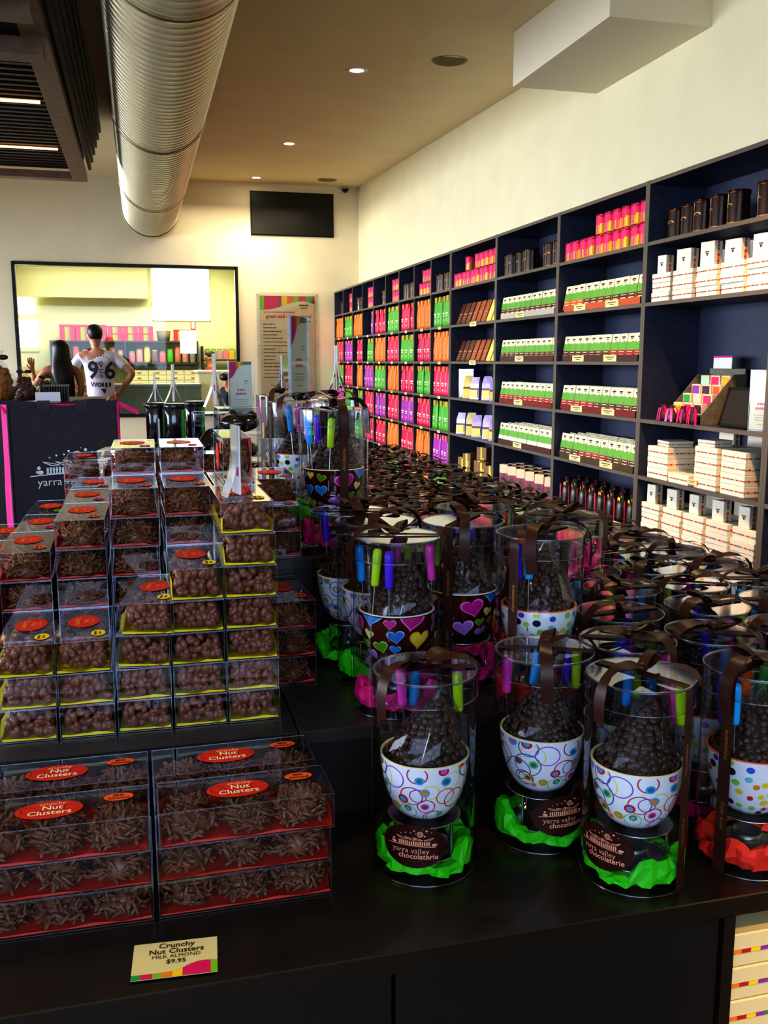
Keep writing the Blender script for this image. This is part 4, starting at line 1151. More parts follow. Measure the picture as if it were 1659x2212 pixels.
HAND = {'lime': mat('handle_lime', 'b9e01a', .3), 'blue': mat('handle_blue', '2098e0', .3), 'pink': mat('handle_pink', 'f04ab8', .3), 'violet': mat('handle_violet', '5a2ad8', .3),
        'orange': mat('handle_orange', 'f06a1e', .3), 'green': mat('handle_green', '3e9a4a', .3), 'sky': mat('handle_sky', '28b4f8', .3)}
MHAN = {c: MB().lathe([(0,0),(.0050,0),(.0058,.003),(.0068,.042),(.0064,.049),(.0045,.052),(.0,.053)], 12, 0).mesh('handle', [m]) for c, m in HAND.items()}
MROD = MB().tube((0,0,-.075), (0,0,.002), .0010, 6).mesh('fork', [STEEL])
# ribbon
def ribbon(seed, m, style):
    """band down two sides, over the lid, tied in a bow"""
    rs = random.Random(seed); hw = .0078
    pts = []; r = TR+.0022
    for z in (.001, .05, .10, .15, .20, .235): pts.append((r, 0, z))
    pts += [(r-.001, 0, TH-.002), (r-.006, 0, TH+.0025), (.03, 0, TH+.003), (0, 0, TH+.0035), (-.03, 0, TH+.003), (-r+.006, 0, TH+.0025), (-r+.001, 0, TH-.002)]
    for z in (.235, .20, .15, .10, .05, .001): pts.append((-r, 0, z))
    mb = MB().strip(pts, [(0, hw, 0)]*len(pts), 0)
    # printed gold name along both drops
    for sg in (1, -1):
        p = put(text2d('yarra valley', .0078), .055, 0, 1) + put(text2d('chocolaterie', .0078, bold=.012), .145, 0, 1)
        mb.polys(p, (lambda x, y: (r+.0004, -y, .02+x)) if sg > 0 else (lambda x, y: (-r-.0004, y, .02+x)))
    band = mb.mesh('ribbon', [m, GOLD])
    mb = MB(); z0 = TH+.006
    mb.ell((0,0,z0+.004), .009, .008, .006, 0, None, 10, 6)
    for sg in (-1, 1):
        ang = rs.uniform(-.3, .3)+(PI/2 if style == 1 else .5)
        d = Vector((math.cos(ang)*sg, math.sin(ang)*sg, 0)); nrm = Vector((-d.y, d.x, 0))
        L = rs.uniform(.036, .050); up = rs.uniform(.008, .024)
        if m is RIBP: L, up = .042, .075
        path = []; wid = []
        for k in range(13):
            t = k/12; a = 2*PI*t
            path.append(d*(L*.5*(1-math.cos(a))) + Vector((0,0,z0+.002+up*.5*math.sin(a)*(.9 if math.sin(a) > 0 else .25)+up*.35*(1-math.cos(a))/2)))
            wid.append(nrm*hw*.95 + Vector((0,0,.003*math.sin(a+seed))))
        mb.strip(path, wid, 0)
        # tail drooping over the edge
        ang2 = -PI/2 + sg*rs.uniform(.85, 1.35) + rs.uniform(-.2,.2)
        d2 = Vector((math.cos(ang2), math.sin(ang2), 0)); n2 = Vector((-d2.y, d2.x, 0))
        path = []; wid = []
        rr = [0, .018, .034, .050, .062, .0705, .0735, .0725, .071]; zz = [.004, .010, .013, .011, .005, -.006, -.022, -.040, -.052]
        sw = rs.uniform(-.012, .012)
        for k, (a, b) in enumerate(zip(rr, zz)):
            path.append(d2*a + n2*sw*(k/8)**2 + Vector((0,0,z0+b)))
            wid.append(n2*hw + Vector((0,0,.0025*math.sin(k*.9+seed))))
        mb.strip(path, wid, 0)
        p = put(text2d('yarra valley', .006), 0, 0, 1)
    bow = mb.mesh('bow', [m])
    return band, bow
RB = [ribbon(s, RIB, s % 2) for s in range(6)]
RBP = ribbon(3, RIBP, 0)
def round_sticker():
    rr = TR+.0009
    def on(off):
        return lambda x, y: ((rr+off)*math.sin(x/rr), -(rr+off)*math.cos(x/rr), .052+y)
    mb = MB()
    n, k = 36, 4
    for j in range(k):
        for i in range(n):
            a, b = 2*PI*i/n, 2*PI*(i+1)/n
            q = [(.041*j/k*math.cos(a), .0275*j/k*math.sin(a)), (.041*(j+1)/k*math.cos(a), .0275*(j+1)/k*math.sin(a)), (.041*(j+1)/k*math.cos(b), .0275*(j+1)/k*math.sin(b)), (.041*j/k*math.cos(b), .0275*j/k*math.sin(b))]
            mb.polys([(q, 0)], on(0))
    L = [([(x*.059, y*.056+.000) for x, y in p], 1) for p, m in logo(1)]
    mb.polys(L, on(.0004))
    return mb.mesh('emblem_sticker', [mat('sticker_brown', '35110d', .35), mat('emblem_rose', 'd89a80', .5)])
MSTK = round_sticker()
SCHEMES = [('lime','blue','pink','violet'), ('blue','pink','lime','violet'), ('orange','green','sky','violet'), ('sky','pink','lime','violet')]
def gift(x, y, z, label, style, tis, scheme=0, rib=0, rz=0, sticker=None, full=True, pink=False, contents=True, ribang=None, FA=None):
    o = thing('gift_cylinder', label, 'gift set', (x, y, z), rz, 'clear gift cylinders with bowls')
    s = random.randint(0, 1)
    obj('clear_tube', MTUBE, o); obj('clear_lid', MLID, o)
    obj('tissue_paper', TIS[tis][s], o, (0,0,0), (0,0,random.uniform(0,6)))
    if contents:
        obj('patterned_bowl', BOWL[style], o, (0,0,0), (0,0,random.uniform(0,6) if rz == 0 and not full else {'rings': 1.0, 'hearts': 2.3, 'dots': .5}[style]+rz))
        bg = obj('button_bag', MCE[s], o, (0,0,0), (0,0,random.uniform(-.5,.5) if full else random.uniform(0,6)))
        stuff(obj('chocolate_buttons', MCH[s], bg))
        cols = SCHEMES[scheme][:len(FA)] if FA else SCHEMES[scheme]
        a0 = random.uniform(-.25, .25) if full else random.uniform(0, 6)
        for k, c in enumerate(cols if full else cols[:3]):
            a = a0 + (FA or (-2.0, -1.62, -.95, .9))[k] + random.uniform(-.08, .08)
            f = obj('fork', MROD, o, (.050*math.cos(a), .050*math.sin(a), TH-.056-random.uniform(0,.010)), (random.uniform(-.1,.1), random.uniform(-.1,.1), 0))
            obj('handle', MHAN[c], f)
        if full:
            st = obj('warmer_stand', MST, o)
            for k in range(3): obj('leg', MLEG, st, (.040*math.cos(2.1*k-.9), .040*math.sin(2.1*k-.9), 0))
            obj('tealight', MCAN, o)
    b, bw = RBP if pink else RB[rib % 6]
    rb = obj('ribbon', b, o, (0,0,0), (0,0,ribang if ribang is not None else random.uniform(-.6,.6)))
    obj('bow', bw, rb, (0,0,0), (0,0,-(ribang or 0)+random.uniform(-.25,.25)))
    if sticker is not None: obj('emblem_sticker', MSTK, o, (0,0,0), (0,0,sticker))
    return o
gift(.323, 1.036, T0+.0008, 'ring-patterned bowl gift cylinder, standing alone beside the long nut boxes', 'rings', 'green', 0, 0, 0, R(-29), ribang=R(170), FA=(R(5), R(86), R(101)))
gift(.494, 1.068, T0+.0008, 'ring-patterned bowl gift cylinder, middle one of the front three with green tissue', 'rings', 'green', 1, 2, .4, R(-20), ribang=R(-47), FA=(R(62), R(118), R(-15), R(10)))
gift(.565, .950, T0+.0008, 'ring-patterned bowl gift cylinder closest to the counter edge with sticker turned aside', 'rings', 'green', 0, 4, .1, R(-71), ribang=R(-69), FA=(R(-22), R(80), R(2)))
gift(.722, .945, T0+.0008, 'dotted bowl gift cylinder with orange-red tissue cut by the picture edge', 'dots', 'red', 2, 1, 0, None, ribang=R(-154), FA=(R(60), R(40), R(-165), R(178)))
zt2 = T2+.0008
gift(.346, 1.252, zt2, 'brown heart-patterned bowl gift cylinder at the front of the low riser', 'hearts', 'pink', 0, 3, 0, None, ribang=R(-15), FA=(R(-150), R(165), R(-22), R(-128)))
gift(.479, 1.345, zt2, 'brown heart-patterned bowl gift cylinder half hidden behind its heart neighbour', 'hearts', 'pink', 0, 4, .8, None, ribang=R(-175), FA=(R(160), R(100), R(60), R(20)))
gift(.554, 1.222, zt2, 'white dotted orange-rimmed bowl gift cylinder on the riser corner', 'dots', 'red', 2, 2, .3, None, ribang=R(-165), FA=(R(76), R(62), R(-158), R(-175)))
gift(.350, 1.384, zt2, 'ring-patterned bowl gift cylinder directly behind the front heart cylinder', 'rings', 'green', 1, 1, .5, None, ribang=R(60))
gift(.330, 1.489, zt2, 'ring-patterned bowl gift cylinder deepest on the low riser near the dark boxes', 'rings', 'green', 1, 5, 1.2, None, ribang=R(100))
gift(.545, 1.470, zt2, 'gift cylinder behind the dotted orange-rimmed bowl on the low riser', 'dots', 'red', 2, 0, 1.2)
gift(.654, 1.352, zt2, 'gift cylinder filled with pink tissue on the narrow riser block', 'rings', 'pink', 1, 3, 0, None, contents=False)
zt3 = T3+.0008
gift(.335, 1.640, zt3, 'tall-standing brown heart bowl gift cylinder on the taller riser', 'hearts', 'pink', 3, 2, .9, None, ribang=R(-137), FA=(R(-212), R(92), R(-166), R(52)))
gift(.322, 1.930, zt3, 'gift cylinder on the taller riser with the tall pale sign on its lid', 'dots', 'green', 1, 5, .2, None, contents=True)
gift(.430, 2.090, zt3, 'gift cylinder behind the tall-standing heart bowl carrying a clear stand', 'hearts', 'green', 3, 1, .2, None, full=False)
gift(.345, 2.340, zt3, 'gift cylinder at the back of the taller riser carrying a clear stand', 'rings', 'pink', 0, 4, .2, None, full=False)
# crowded cylinders along the lower counter
def crowd(x, y, label, pink=False, big=False):
    st = random.choice(('rings', 'rings', 'dots', 'hearts')); ti = random.choice(('green', 'pink', 'red'))
    return gift(x+random.uniform(-.0012,.0012), y+random.uniform(-.0012,.0012), T0+.0008, label, st, ti, random.randint(0, 3), random.randint(0, 5), 0, None, big, pink, True)
crowd(.622, 1.082, 'crowded gift cylinder behind the counter-edge ring bowl', big=True)
crowd(.682, 1.210, 'crowded gift cylinder squeezed in front of the narrow riser block', big=True)
crowd(.750, 1.082, 'crowded gift cylinder behind the orange-red tissue one', big=True)
crowd(.878, 1.080, 'crowded gift cylinder near the shelf side, front row', big=True)
crowd(1.008, 1.080, 'crowded gift cylinder at the outer counter edge, front row')
crowd(.830, 1.212, 'crowded gift cylinder in the second row near the shelf side', big=True)
crowd(.962, 1.212, 'crowded gift cylinder at the outer edge, second row')
for j in range(20):
    y = 1.344 + .1305*j
    for i, x in enumerate((.756, .884, 1.012)):
        pk = (j == 1 and i == 0)
        crowd(x, y, f'{"pink-ribboned" if pk else "brown-ribboned"} cylinder on counter, {ORD[j+1]} row past the riser block, {("inner", "middle", "outer")[i]} file', pk)
for j in range(17):
    y = 1.735 + .1305*j
    crowd(.565+.063, y, f'brown-ribboned gift cylinder in the file beside the taller riser, {ORD[j+1]} from front')
for j in range(9):
    y = 2.779 + .1305*j
    for i, x in enumerate((.372, .500)):
        crowd(x, y, f'brown-ribboned gift cylinder behind the taller riser, {ORD[j+1]} row, {("file near the tubs", "file near the shelves")[i]}')

# ------------------------------------------------------------------ clear stands, signs, tubs, dark chocolate boxes
ACRYL2 = clear('acrylic_flare', 'c2cac4', gain=1.2, base=.14, rough=.12)
def flared(x, y, z, h, wb, dep, rz, label, spot=MAG):
    o = thing('sign_stand', label, 'sign holder', (x, y, z), rz, 'clear edge-on sign holders')
    prof = [(wb/2, 0), (wb*.36, h*.12), (wb*.22, h*.26), (wb*.13, h*.38), (wb*.10, h*.5), (.0022, h*.62), (.0022, h)]
    for nm, sg in (('clear_sheet', -1), ('clear_sheet', 1)):
        v = []
        for px, pz in prof: v += [(sg*px, 0, pz), (sg*px, dep, pz)]
        mb = MB().add(v, [(2*i, 2*i+1, 2*i+3, 2*i+2) for i in range(len(prof)-1)], 0, True)
        mb.strip([(sg*px, -.0002, pz) for px, pz in prof], [(.0007, 0, 0)]*len(prof), 1)
        build(mb, nm, [ACRYL2, PEDGE], o)
    mb = MB().box(-.0012, .0012, .001, dep-.001, h*.04, h*.995, 0).box(-.0016, .0016, .002, dep*.5, h*.30, h*.42, 1)
    build(mb, 'printed_card', [mat('card_lilac', 'e6e0ee', .5), spot], o)
    return o
flared(.128, 1.262, zb+7*STEP+.001, .098, .036, .04, R(9), 'clear sign holder seen edge-on atop the tallest yellow nut box stack')
flared(.198, 2.53, T3+.214, .142, .058, .06, R(2), 'tall clear sign holder seen edge-on above the dark chocolate boxes')
flared(.430, 2.07, T3+TH+.016, .105, .040, .05, R(-18), 'clear sign holder seen edge-on against the cubby shelves')
flared(.345, 2.33, T3+TH+.016, .085, .036, .05, R(-24), 'clear sign holder seen edge-on against the poster')
sign_card('sign_stand', 'white sign card with striped top facing front between clear holders', 'sign', (.275, 2.63, T3+.002+.19), R(4), .062, .138, seed=2, strip_h=.34)
sign_card('sign_stand', 'tall pale sign card angled on a cylinder lid before the poster', 'sign', (.322, 1.925, T3+TH+.018), R(58), .088, .152, seed=5, strip_h=.38)
# dark chocolate boxes
DARKC = mat('dark_hearts', '24130f', .2, coat=.6)
def choc_box(x, y, z, w, d, h, rz, label, seed):
    o = thing('choc_box', label, 'chocolate box', (x, y, z), rz, 'clear boxes of dark chocolates')
    build(MB().box(-w/2, w/2, 0, d, 0, h), 'clear_box', PLASTIC, o)
    e = .0007; mb = MB()
    for xx in (-w/2, w/2):
        for yy in (0, d): mb.box(xx-e, xx+e, yy-e, yy+e, 0, h)
        for zz in (0, h): mb.box(xx-e, xx+e, 0, d, zz-e, zz+e)
    for yy in (0, d):
        for zz in (0, h): mb.box(-w/2, w/2, yy-e, yy+e, zz-e, zz+e)
    build(mb, 'box_edge', PEDGE, o)
    rs = random.Random(seed); mb = MB()
    mb.ell((0, d*.5, h*.40), w*.44, d*.42, h*.38, 0, None, 16, 10)
    for k in range(12): mb.ell((rs.uniform(-w*.33,w*.33), rs.uniform(.2,.8)*d, h*rs.uniform(.35,.72)), w*.12, w*.10, h*.16, 0, Euler((rs.random(), rs.random(), rs.random())).to_matrix())
    for i, p in enumerate(mb.v): mb.v[i] = (p[0], p[1], max(.001, min(h-.001, p[2])))
    stuff(build(mb, 'dark_chocolates', DARKC, o))
for k in range(3):
    choc_box(.245+.008*k, 2.46+.01*k, T3+.0012+k*.071, .125, .13, .069, R(-3+2*k), f'clear box of dark chocolates, {("bottom","middle","top")[k]} of stack beside the sign-topped gift cylinder', k)
choc_box(.205, 2.635, T3+.001, .12, .12, .19, 0, 'tall clear chocolate box under the striped front-facing sign', 7)
# dark tubs
def tub(x, y, z, label):
    o = thing('chocolate_tub', label, 'tub', (x, y, z), 0, 'dark glossy chocolate tubs')
    build(MB().lathe([(0,0),(.026,0),(.029,.004),(.029,.096),(.026,.1)], 24, 0), 'tub_body', mat('tub_dark', '191624', .15, coat=.8), o)
    build(MB().lathe([(.0305,.094),(.0315,.096),(.0315,.106),(.029,.108),(0,.108)], 24, 0), 'lid', mat('tub_lid', '262834', .2), o)
    build(MB().polys([([(x_, .01), (x_+.004, .01), (x_+.004, .09), (x_, .09)], 0) for x_ in (.018, .022, .026)], lambda a, b: (.0297*math.sin(a/.029), -.0297*math.cos(a/.029), b)), 'label', mat('tub_label', '3fb04a', .4), o)
for i, (x, y) in enumerate(((.095, 2.72), (.045, 2.78), (.16, 2.86))):
    for k in range(2): tub(x, y, T3+.0005+k*.1086, f'dark glossy chocolate tub, {("lower","upper")[k]} of the {ORD[i+1]} pair behind the long boxes')
flared(.095, 2.70, T3+.2185, .108, .05, .04, R(4), 'clear sign holder seen edge-on on the first dark tub')
flared(.045, 2.76, T3+.2185, .085, .045, .04, R(2), 'shorter clear sign holder seen edge-on on the second dark tub')
flared(.045, 2.42, T3+.0015, .19, .075, .05, R(4), 'clear sign holder seen edge-on standing low beside the dark tubs')
for k in range(3):
    gift_box(.14, .10, .03, (-.02, 2.62+.012*k, T3+.0012+k*.0312), R(80), f'flat white box, {("bottom","middle","top")[k]} of the pile beside the dark tubs', 'flat white boxes by the tubs')

# ------------------------------------------------------------------ tote bag and what stands behind it
o = thing('tote_bag', 'large charcoal tote bag with pink sides and white shop emblem behind the boxes', 'bag', (-.205, 2.75, T0+.0005), R(14))
TOTE = mat('tote_charcoal', '3d3a48', .85, bump=.6, scale=220); TOTP = mat('tote_pink', 'd8218a', .75, bump=.4, scale=200)
w, d, h = .148, .15, .508
def sheet(n, fn, m):
    mb = MB(); v = [fn(i/n, j/n) for j in range(n+1) for i in range(n+1)]
    return mb.add(v, [(j*(n+1)+i, j*(n+1)+i+1, (j+1)*(n+1)+i+1, (j+1)*(n+1)+i) for j in range(n) for i in range(n)], m, True)
def ftop(u): return h - .006*math.sin(PI*u) + .004*math.sin(9*u)
build(sheet(12, lambda u, v: (-w+2*w*u, -.010*math.sin(PI*u)*math.sin(PI*v), ftop(u)*v), 0), 'front_panel', TOTE, o)
build(sheet(12, lambda u, v: (w-2*w*u, d+.008*math.sin(PI*u)*math.sin(PI*v), ftop(u)*v), 0), 'back_panel', TOTE, o)
for sg in (-1, 1):
    mb = sheet(12, lambda u, v: (sg*(w+.0 + .012*math.sin(PI*v)*abs(math.sin(2*PI*u)) - .02*math.sin(PI*u)*v), d*(u if sg > 0 else 1-u), (h-.01)*v), 0)
    build(mb, 'side_panel', TOTP, o)
build(sheet(10, lambda u, v: (-w+2*w*u, d*v, h-.012-.02*math.sin(PI*v)), 0), 'top_panel', TOTP, o)
build(MB().box(-w, w, 0, d, 0, .003), 'bottom_panel', TOTE, o)
for x in (-w, w):
    build(MB().path([(x, -.002, .0), (x, -.002, h*.5), (x, -.002, h-.004)], .0035, 6), 'piping', TOTE if x < 0 else TOTP, o)
for x in (-.055, .045):
    mb = MB().strip([(x,-.004,h-.03),(x,-.006,h-.002),(x+.004,.02,h+.004),(x+.01,.06,h-.006)], [(.017,0,0)]*4); build(mb, 'handle', TOTE, o)
mb = MB().strip([(w-.01,.03,h-.004),(w+.015,.02,h-.012),(w+.04,.0,h-.026),(w+.055,-.012,h-.034)], [(0,.004,.007)]*4); build(mb, 'zip_tab', TOTP, o)
L = [([(x*.205+.02, y*.205+.295) for x, y in p], m) for p, m in put([], 0)] + [([(x*.185+.0, y*.185+.305) for x, y in p], 0) for p, m in logo(0, 0, 1)]
build(MB().polys(L, lambda x, y: (x, -.0125, y)), 'shop_emblem', mat('emblem_white', 'dfe8f4', .6), o)

o = thing('display_riser', 'tall dark display block behind the tote bag', 'riser', (-.42, 3.48, T0))
build(MB().bbox(-.36, .30, 0, .62, .455, .475, .0012), 'top_board', RISER, o)
build(MB().box(-.358, .298, .002, .618, 0, .455), 'carcass', COUNTERP, o)
ZP = T0+.475+.001
def cello_bag(x, y, z, r, h, col, label, seed, lumps=26, name='cello_bag', rib=None):
    o = thing(name, label, 'sweet bag', (x, y, z), 0, 'clear bags of sweets')
    rs = random.Random(seed); mb = MB()
    mb.lathe([(0,.002),(r*.7,.002),(r*.8,h*.25),(r*.6,h*.5),(r*.2,h*.7),(0,h*.72)], 12, 0)
    for k in range(lumps):
        a = rs.uniform(0, 6.28); zz = rs.uniform(.08, .66)*h; rr = r*(.86-.5*max(0, zz/h-.3)/.4)
        mb.ell((rr*.86*math.cos(a), rr*.86*math.sin(a), zz), r*.24, r*.24, r*.2, 0, Euler((rs.random()*3, rs.random()*3, 0)).to_matrix(), 7, 5)
    for i, p in enumerate(mb.v): mb.v[i] = (p[0], p[1], max(.0015, p[2]))
    stuff(build(mb, 'sweets', mat('sweets_'+col, col, .35, noise=.35, scale=40), o))
    n = 14; v = []
    prof = [(.8,0),(1.05,.05),(1.08,.3),(.85,.55),(.4,.76),(.16,.84),(.4,1.0)]
    for j, (q, zz) in enumerate(prof):
        for i in range(n):
            k = 1+(.12 if i % 2 else -.05)+rs.uniform(-.04,.04); a = 2*PI*i/n
            v.append((r*q*k*math.cos(a), r*q*k*math.sin(a), zz*h))
    build(MB().add(v, [(j*n+i, j*n+(i+1) % n, (j+1)*n+(i+1) % n, (j+1)*n+i) for j in range(6) for i in range(n)], 0), 'cellophane', CELLO, o)
    build(MB().lathe([(r*.2,h*.82),(r*.24,h*.84),(r*.2,h*.86)], 10, 0).ell((r*.35,-r*.1,h*.86), r*.3, r*.08, r*.16).ell((-r*.35,-r*.1,h*.86), r*.3, r*.08, r*.16), 'tie', rib or RIB, o)
    return o
cello_bag(-.50, 3.70, ZP, .062, .185, 'b5763a', 'golden caramel sweet bag at the picture edge above the tote bag', 1)
cello_bag(-.60, 3.78, ZP, .06, .17, 'b5763a', 'golden caramel sweet bag behind its twin beyond the picture edge side', 4)
cello_bag(-.405, 3.66, ZP, .042, .125, '5a2c22', 'brown chocolate sweet bag with shiny wrap beside the golden one', 2, 34)
cello_bag(-.345, 3.78, ZP, .036, .10, '6a3a26', 'small brown chocolate sweet bag behind the white card above the tote', 3, 24)
o = thing('label_card', 'blank white card standing above the tote bag', 'card', (-.322, 3.60, ZP), R(3))
build(MB().box(-.043, .043, 0, .0012, 0, .034), 'card', mat('card_lilac', 'e6e0ee', .5), o)
build(MB().add([(-.043,.0012,.034),(.043,.0012,.034),(.043,.02,0),(-.043,.02,0)], [(0,1,2,3)]), 'support_flap', WHITE, o)
o = thing('chocolate_basket', 'low dark ribbed chocolate basket behind the white card', 'basket', (-.300, 3.70, ZP))
mb = MB()
for k in range(10): mb.bbox(-.045+.009*k, -.0375+.009*k, -.025, .025, 0, .055, .002)
build(mb, 'ribbed_side', mat('basket_dark', '2a1c18', .4), o)
build(MB().box(-.047, .047, -.027, .027, .052, .059), 'rim', mat('basket_rim', '6a5648', .4), o)
cello_bag(-.36, 1.90, T2+.001, .05, .16, '3a1c3a', 'clear sweet bag with violet sweets low beside the pink side of the tote', 6, 24, rib=RIBP)
cello_bag(-.33, 1.62, T2+.001, .045, .15, '5a2c2a', 'clear sweet bag with pink tie next to the outer red-lined boxes', 5, 24, rib=RIBP)
cello_bag(-.40, 2.25, T0+.001, .055, .15, '4ec02a', 'clear sweet bag with green sweets at the picture edge below the tote', 8, 24)

# ------------------------------------------------------------------ poster on the back wall
o = thing('wall_poster', 'tall cream poster with striped top listing chocolate in a clear wall frame', 'poster', (2.185, YB-.004, 1.62))
W2, H2 = .41, .72
cols = [(-W2,-.345,0),(-.345,-.15,1),(-.15,-.085,2),(-.085,.0,3),(.0,.095,4),(.095,.17,0),(.17,.275,1),(.275,.37,5),(.37,W2,6)]
q = []
def py(x): return H2-.135+.075*math.tanh((x+.05)*5)-.03*math.tanh((x-.34)*12)-.03
for a, b, m in cols:
    for k in range(5):
        u0, u1 = a+(b-a)*k/5, a+(b-a)*(k+1)/5
        q.append(([(u0,py(u0)),(u1,py(u1)),(u1,H2),(u0,H2)], m))
rs = random.Random(5)
def words(x0, x1, y, hh, m):
    x = x0; r_ = []
    while x < x1-.01:
        e = min(x1, x+rs.uniform(.015, .05)); r_ += rect(x, e, y, y+hh, m); x = e+.008
    return r_
q += words(.18, .32, .575, .022, 7) + words(.2, .3, .54, .012, 7)
q += words(-.36, .12, .475, .016, 9)
q += put(text2d('great wall of chocolate!', .072, bold=.02), .02, .42, 8)
for x in (.09, .205, .315): q += words(x-.035, x+.035, .345, .014, 7) + circ(x, .305, .01, 7 if x < .1 else (10 if x < .25 else 8), 8)
for k in range(16):
    y = .30-.052*k
    L_ = rs.uniform(.16, .36)
    q += words(-.365, -.365+L_, y, .014, 7)
    if k in (1, 2, 4, 5, 8, 10, 11): q += circ(.315, y+.006, .010, 8, 8)
    if k in (3, 6, 9): q += circ(.205, y+.006, .009, 10, 8)
q += words(-.27, .25, -.60, .012, 7) + words(-.22, .2, -.63, .012, 7)
mats = [GRN, PINK, mat('poster_magenta', 'b83078', .5), YLW, mat('poster_orange', 'f2702a', .5), mat('poster_green', '5cb03a', .5), mat('poster_rose', 'b8406a', .5), mat('poster_brown', '7a5a40', .6), mat('poster_red', 'd8305a', .5), mat('poster_pale', 'd87a8a', .5), mat('poster_amber', 'd8803a', .5)]
build(MB().box(-W2, W2, -.004, 0, -H2, H2), 'sheet', mat('poster_cream', 'f0d8b4', .6), o)
build(MB().polys(q, lambda x, y: (x, -.0055, y)), 'printing', mats, o)
build(MB().box(-W2-.05, W2+.05, -.012, -.009, -H2-.05, H2+.05), 'clear_front', ACRYL, o)
mb = MB()
for x in (-W2-.03, W2+.03):
    for z in (-H2-.02, 0, H2+.02): mb.lathe([(.009,0),(.009,.016),(0,.016)], 10, 0, M=Matrix.Translation((x,0,z)) @ Matrix.Rotation(PI/2, 4, 'X'))
build(mb, 'standoff', STEEL, o)

# ------------------------------------------------------------------ kitchen behind the glass
o = thing('kitchen_shelf', 'dark double shelf on the kitchen wall behind the glass', 'shelf', (-.2, KY, 1.36))
DK = mat('kitchen_shelf_dark', '3c4238', .5)
build(MB().box(-1.25, 1.25, -.55, 0, .345, .375), 'shelf_board', DK, o)
build(MB().box(-1.25, 1.25, -.55, 0, -.03, 0), 'shelf_board', DK, o)
build(MB().box(-1.25, 1.25, -.52, -.50, -.11, -.03), 'apron', DK, o)
for x in (-1.25, -.02, 1.22): build(MB().box(x, x+.03, -.55, 0, -.11, .345), 'upright', DK, o)
HM = [mat('hamper_pink', 'd82f56', .6), mat('hamper_orange', 'e8a02a', .6), mat('hamper_green', '7ab040', .6), mat('hamper_magenta', 'b8487a', .6)]
def hamper(x, z, w, h, label, y=KY-.5):
    o = thing('hamper_box', label, 'gift box', (x, y, z), 0, 'striped hampers on the kitchen shelf')
    mb = MB(); cuts = [(0,.34,0),(.34,.46,1),(.46,.62,2),(.62,.74,3),(.74,1,0)]
    for a, b, m in cuts: mb.box(w*a, w*b, 0, .35, 0, h, m)
    build(mb, 'striped_body', HM, o); build(MB().box(-.004, w+.004, -.004, .354, h*.86, h*1.0), 'lid', HM[0], o)
ZS = 1.36+.376
for i, x in enumerate((-1.28, -1.02, -.76)): hamper(x, ZS, .25, .27, f'tall striped hamper box, {ORD[i+1]} from the window side of the kitchen shelf')
for i, x in enumerate((-.49, -.23, .03)):
    for k in range(2): hamper(x, ZS+k*.128, .25, .126, f'low striped hamper box, {("lower","upper")[k]} of the {ORD[i+1]} pair behind the man')
o = thing('wicker_basket', 'grey wrapped gift basket on the kitchen shelf', 'basket', (.46, KY-.35, ZS))
build(MB().lathe([(0,0),(.10,0),(.125,.17),(.12,.175),(.0,.17)], 16, 0), 'body', mat('wicker', '8a8460', .7, noise=.3, scale=40), o)
build(MB().lathe([(.124,.165),(.131,.172),(.124,.18)], 16, 0), 'rim', mat('wicker_rim', 'b0a880', .7), o)
hamper(.64, ZS, .2, .2, 'pale pink hamper box beside the grey wrapped basket')
jc = ['9a8a60','8ab04a','e85a6a','c87a4a','e8a070','7a9a3a','8a6a50','b0a080','e87a80','e8988a','e8d060','7a5a3a','e86a60','5ab83a','c8806a','e8a098','b8b090']
for i in range(17):
    x = -1.33+.15*i if i < 8 else -.10+.132*(i-8)
    o = thing('sweet_jar', f'filled sweet jar, {ORD[i+1]} from the window side on the lower kitchen shelf', 'jar', (x, KY-.42, 1.361), 0, 'filled jars on the kitchen shelf')
    hh = (.2, .24, .28, .22)[i % 4]
    build(MB().lathe([(0,0),(.052,0),(.055,.01),(.055,hh-.03),(.045,hh-.02)], 14, 0), 'jar_body', mat('jar_'+jc[i], jc[i], .4, noise=.4, scale=14), o)
    build(MB().lathe([(.05,hh-.025),(.052,hh-.02),(.052,hh),(0,hh)], 14, 0), 'lid', mat('jar_'+jc[(i+5) % 17], jc[(i+5) % 17], .4), o)
o = thing('drawer_unit', 'white drawer unit under the kitchen shelf', 'drawers', (.48, KY-.5, 0))
DW = mat('drawer_white', 'ece6c0', .5)
build(MB().box(-.62, .62, .02, .49, 0, 1.24), 'carcass', DW, o)
for i in range(4):
    for k in range(3):
        dr = build(MB().bbox(-.615+.31*i, -.315+.31*i, 0, .02, .96+.092*k, 1.046+.092*k, .003), 'drawer', DW, o)
        build(MB().bbox(-.50+.31*i, -.43+.31*i, -.012, 0, .995+.092*k, 1.012+.092*k, .003), 'handle', mat('drawer_handle', 'c8a860', .5), dr)
o = thing('steel_bench', 'stainless steel bench cabinet just inside the kitchen window', 'bench', (.2, YB+.35, 0))
build(MB().bbox(-1.6, .72, 0, .7, 1.0, 1.045, .004), 'bench_top', STEELB, o)
build(MB().box(-1.59, .71, .02, .69, .1, 1.0), 'cabinet', mat('bench_front', '7d8272', .35, .7, noise=.15, scale=3), o)
build(MB().box(-.15, .05, -.005, .02, .74, .755), 'handle', STEEL, o)
build(MB().box(-1.58, .70, .05, .65, 0, .1), 'plinth', BLACK, o)
o = thing('white_counter', 'white counter block beside the steel bench in the kitchen', 'counter', (1.28, YB+1.0, 0))
build(MB().bbox(-.36, .75, 0, 1.2, 0, 1.20, .01), 'body', mat('kitchen_counter', 'f4f0d8', .5), o)
build(MB().bbox(-.38, .77, -.02, 1.22, 1.20, 1.235, .005), 'worktop', WHITE, o)
o = thing('bottle_rack', 'dark rack of coloured packets behind the kitchen worker', 'rack', (1.46, KY-.35, 1.0))
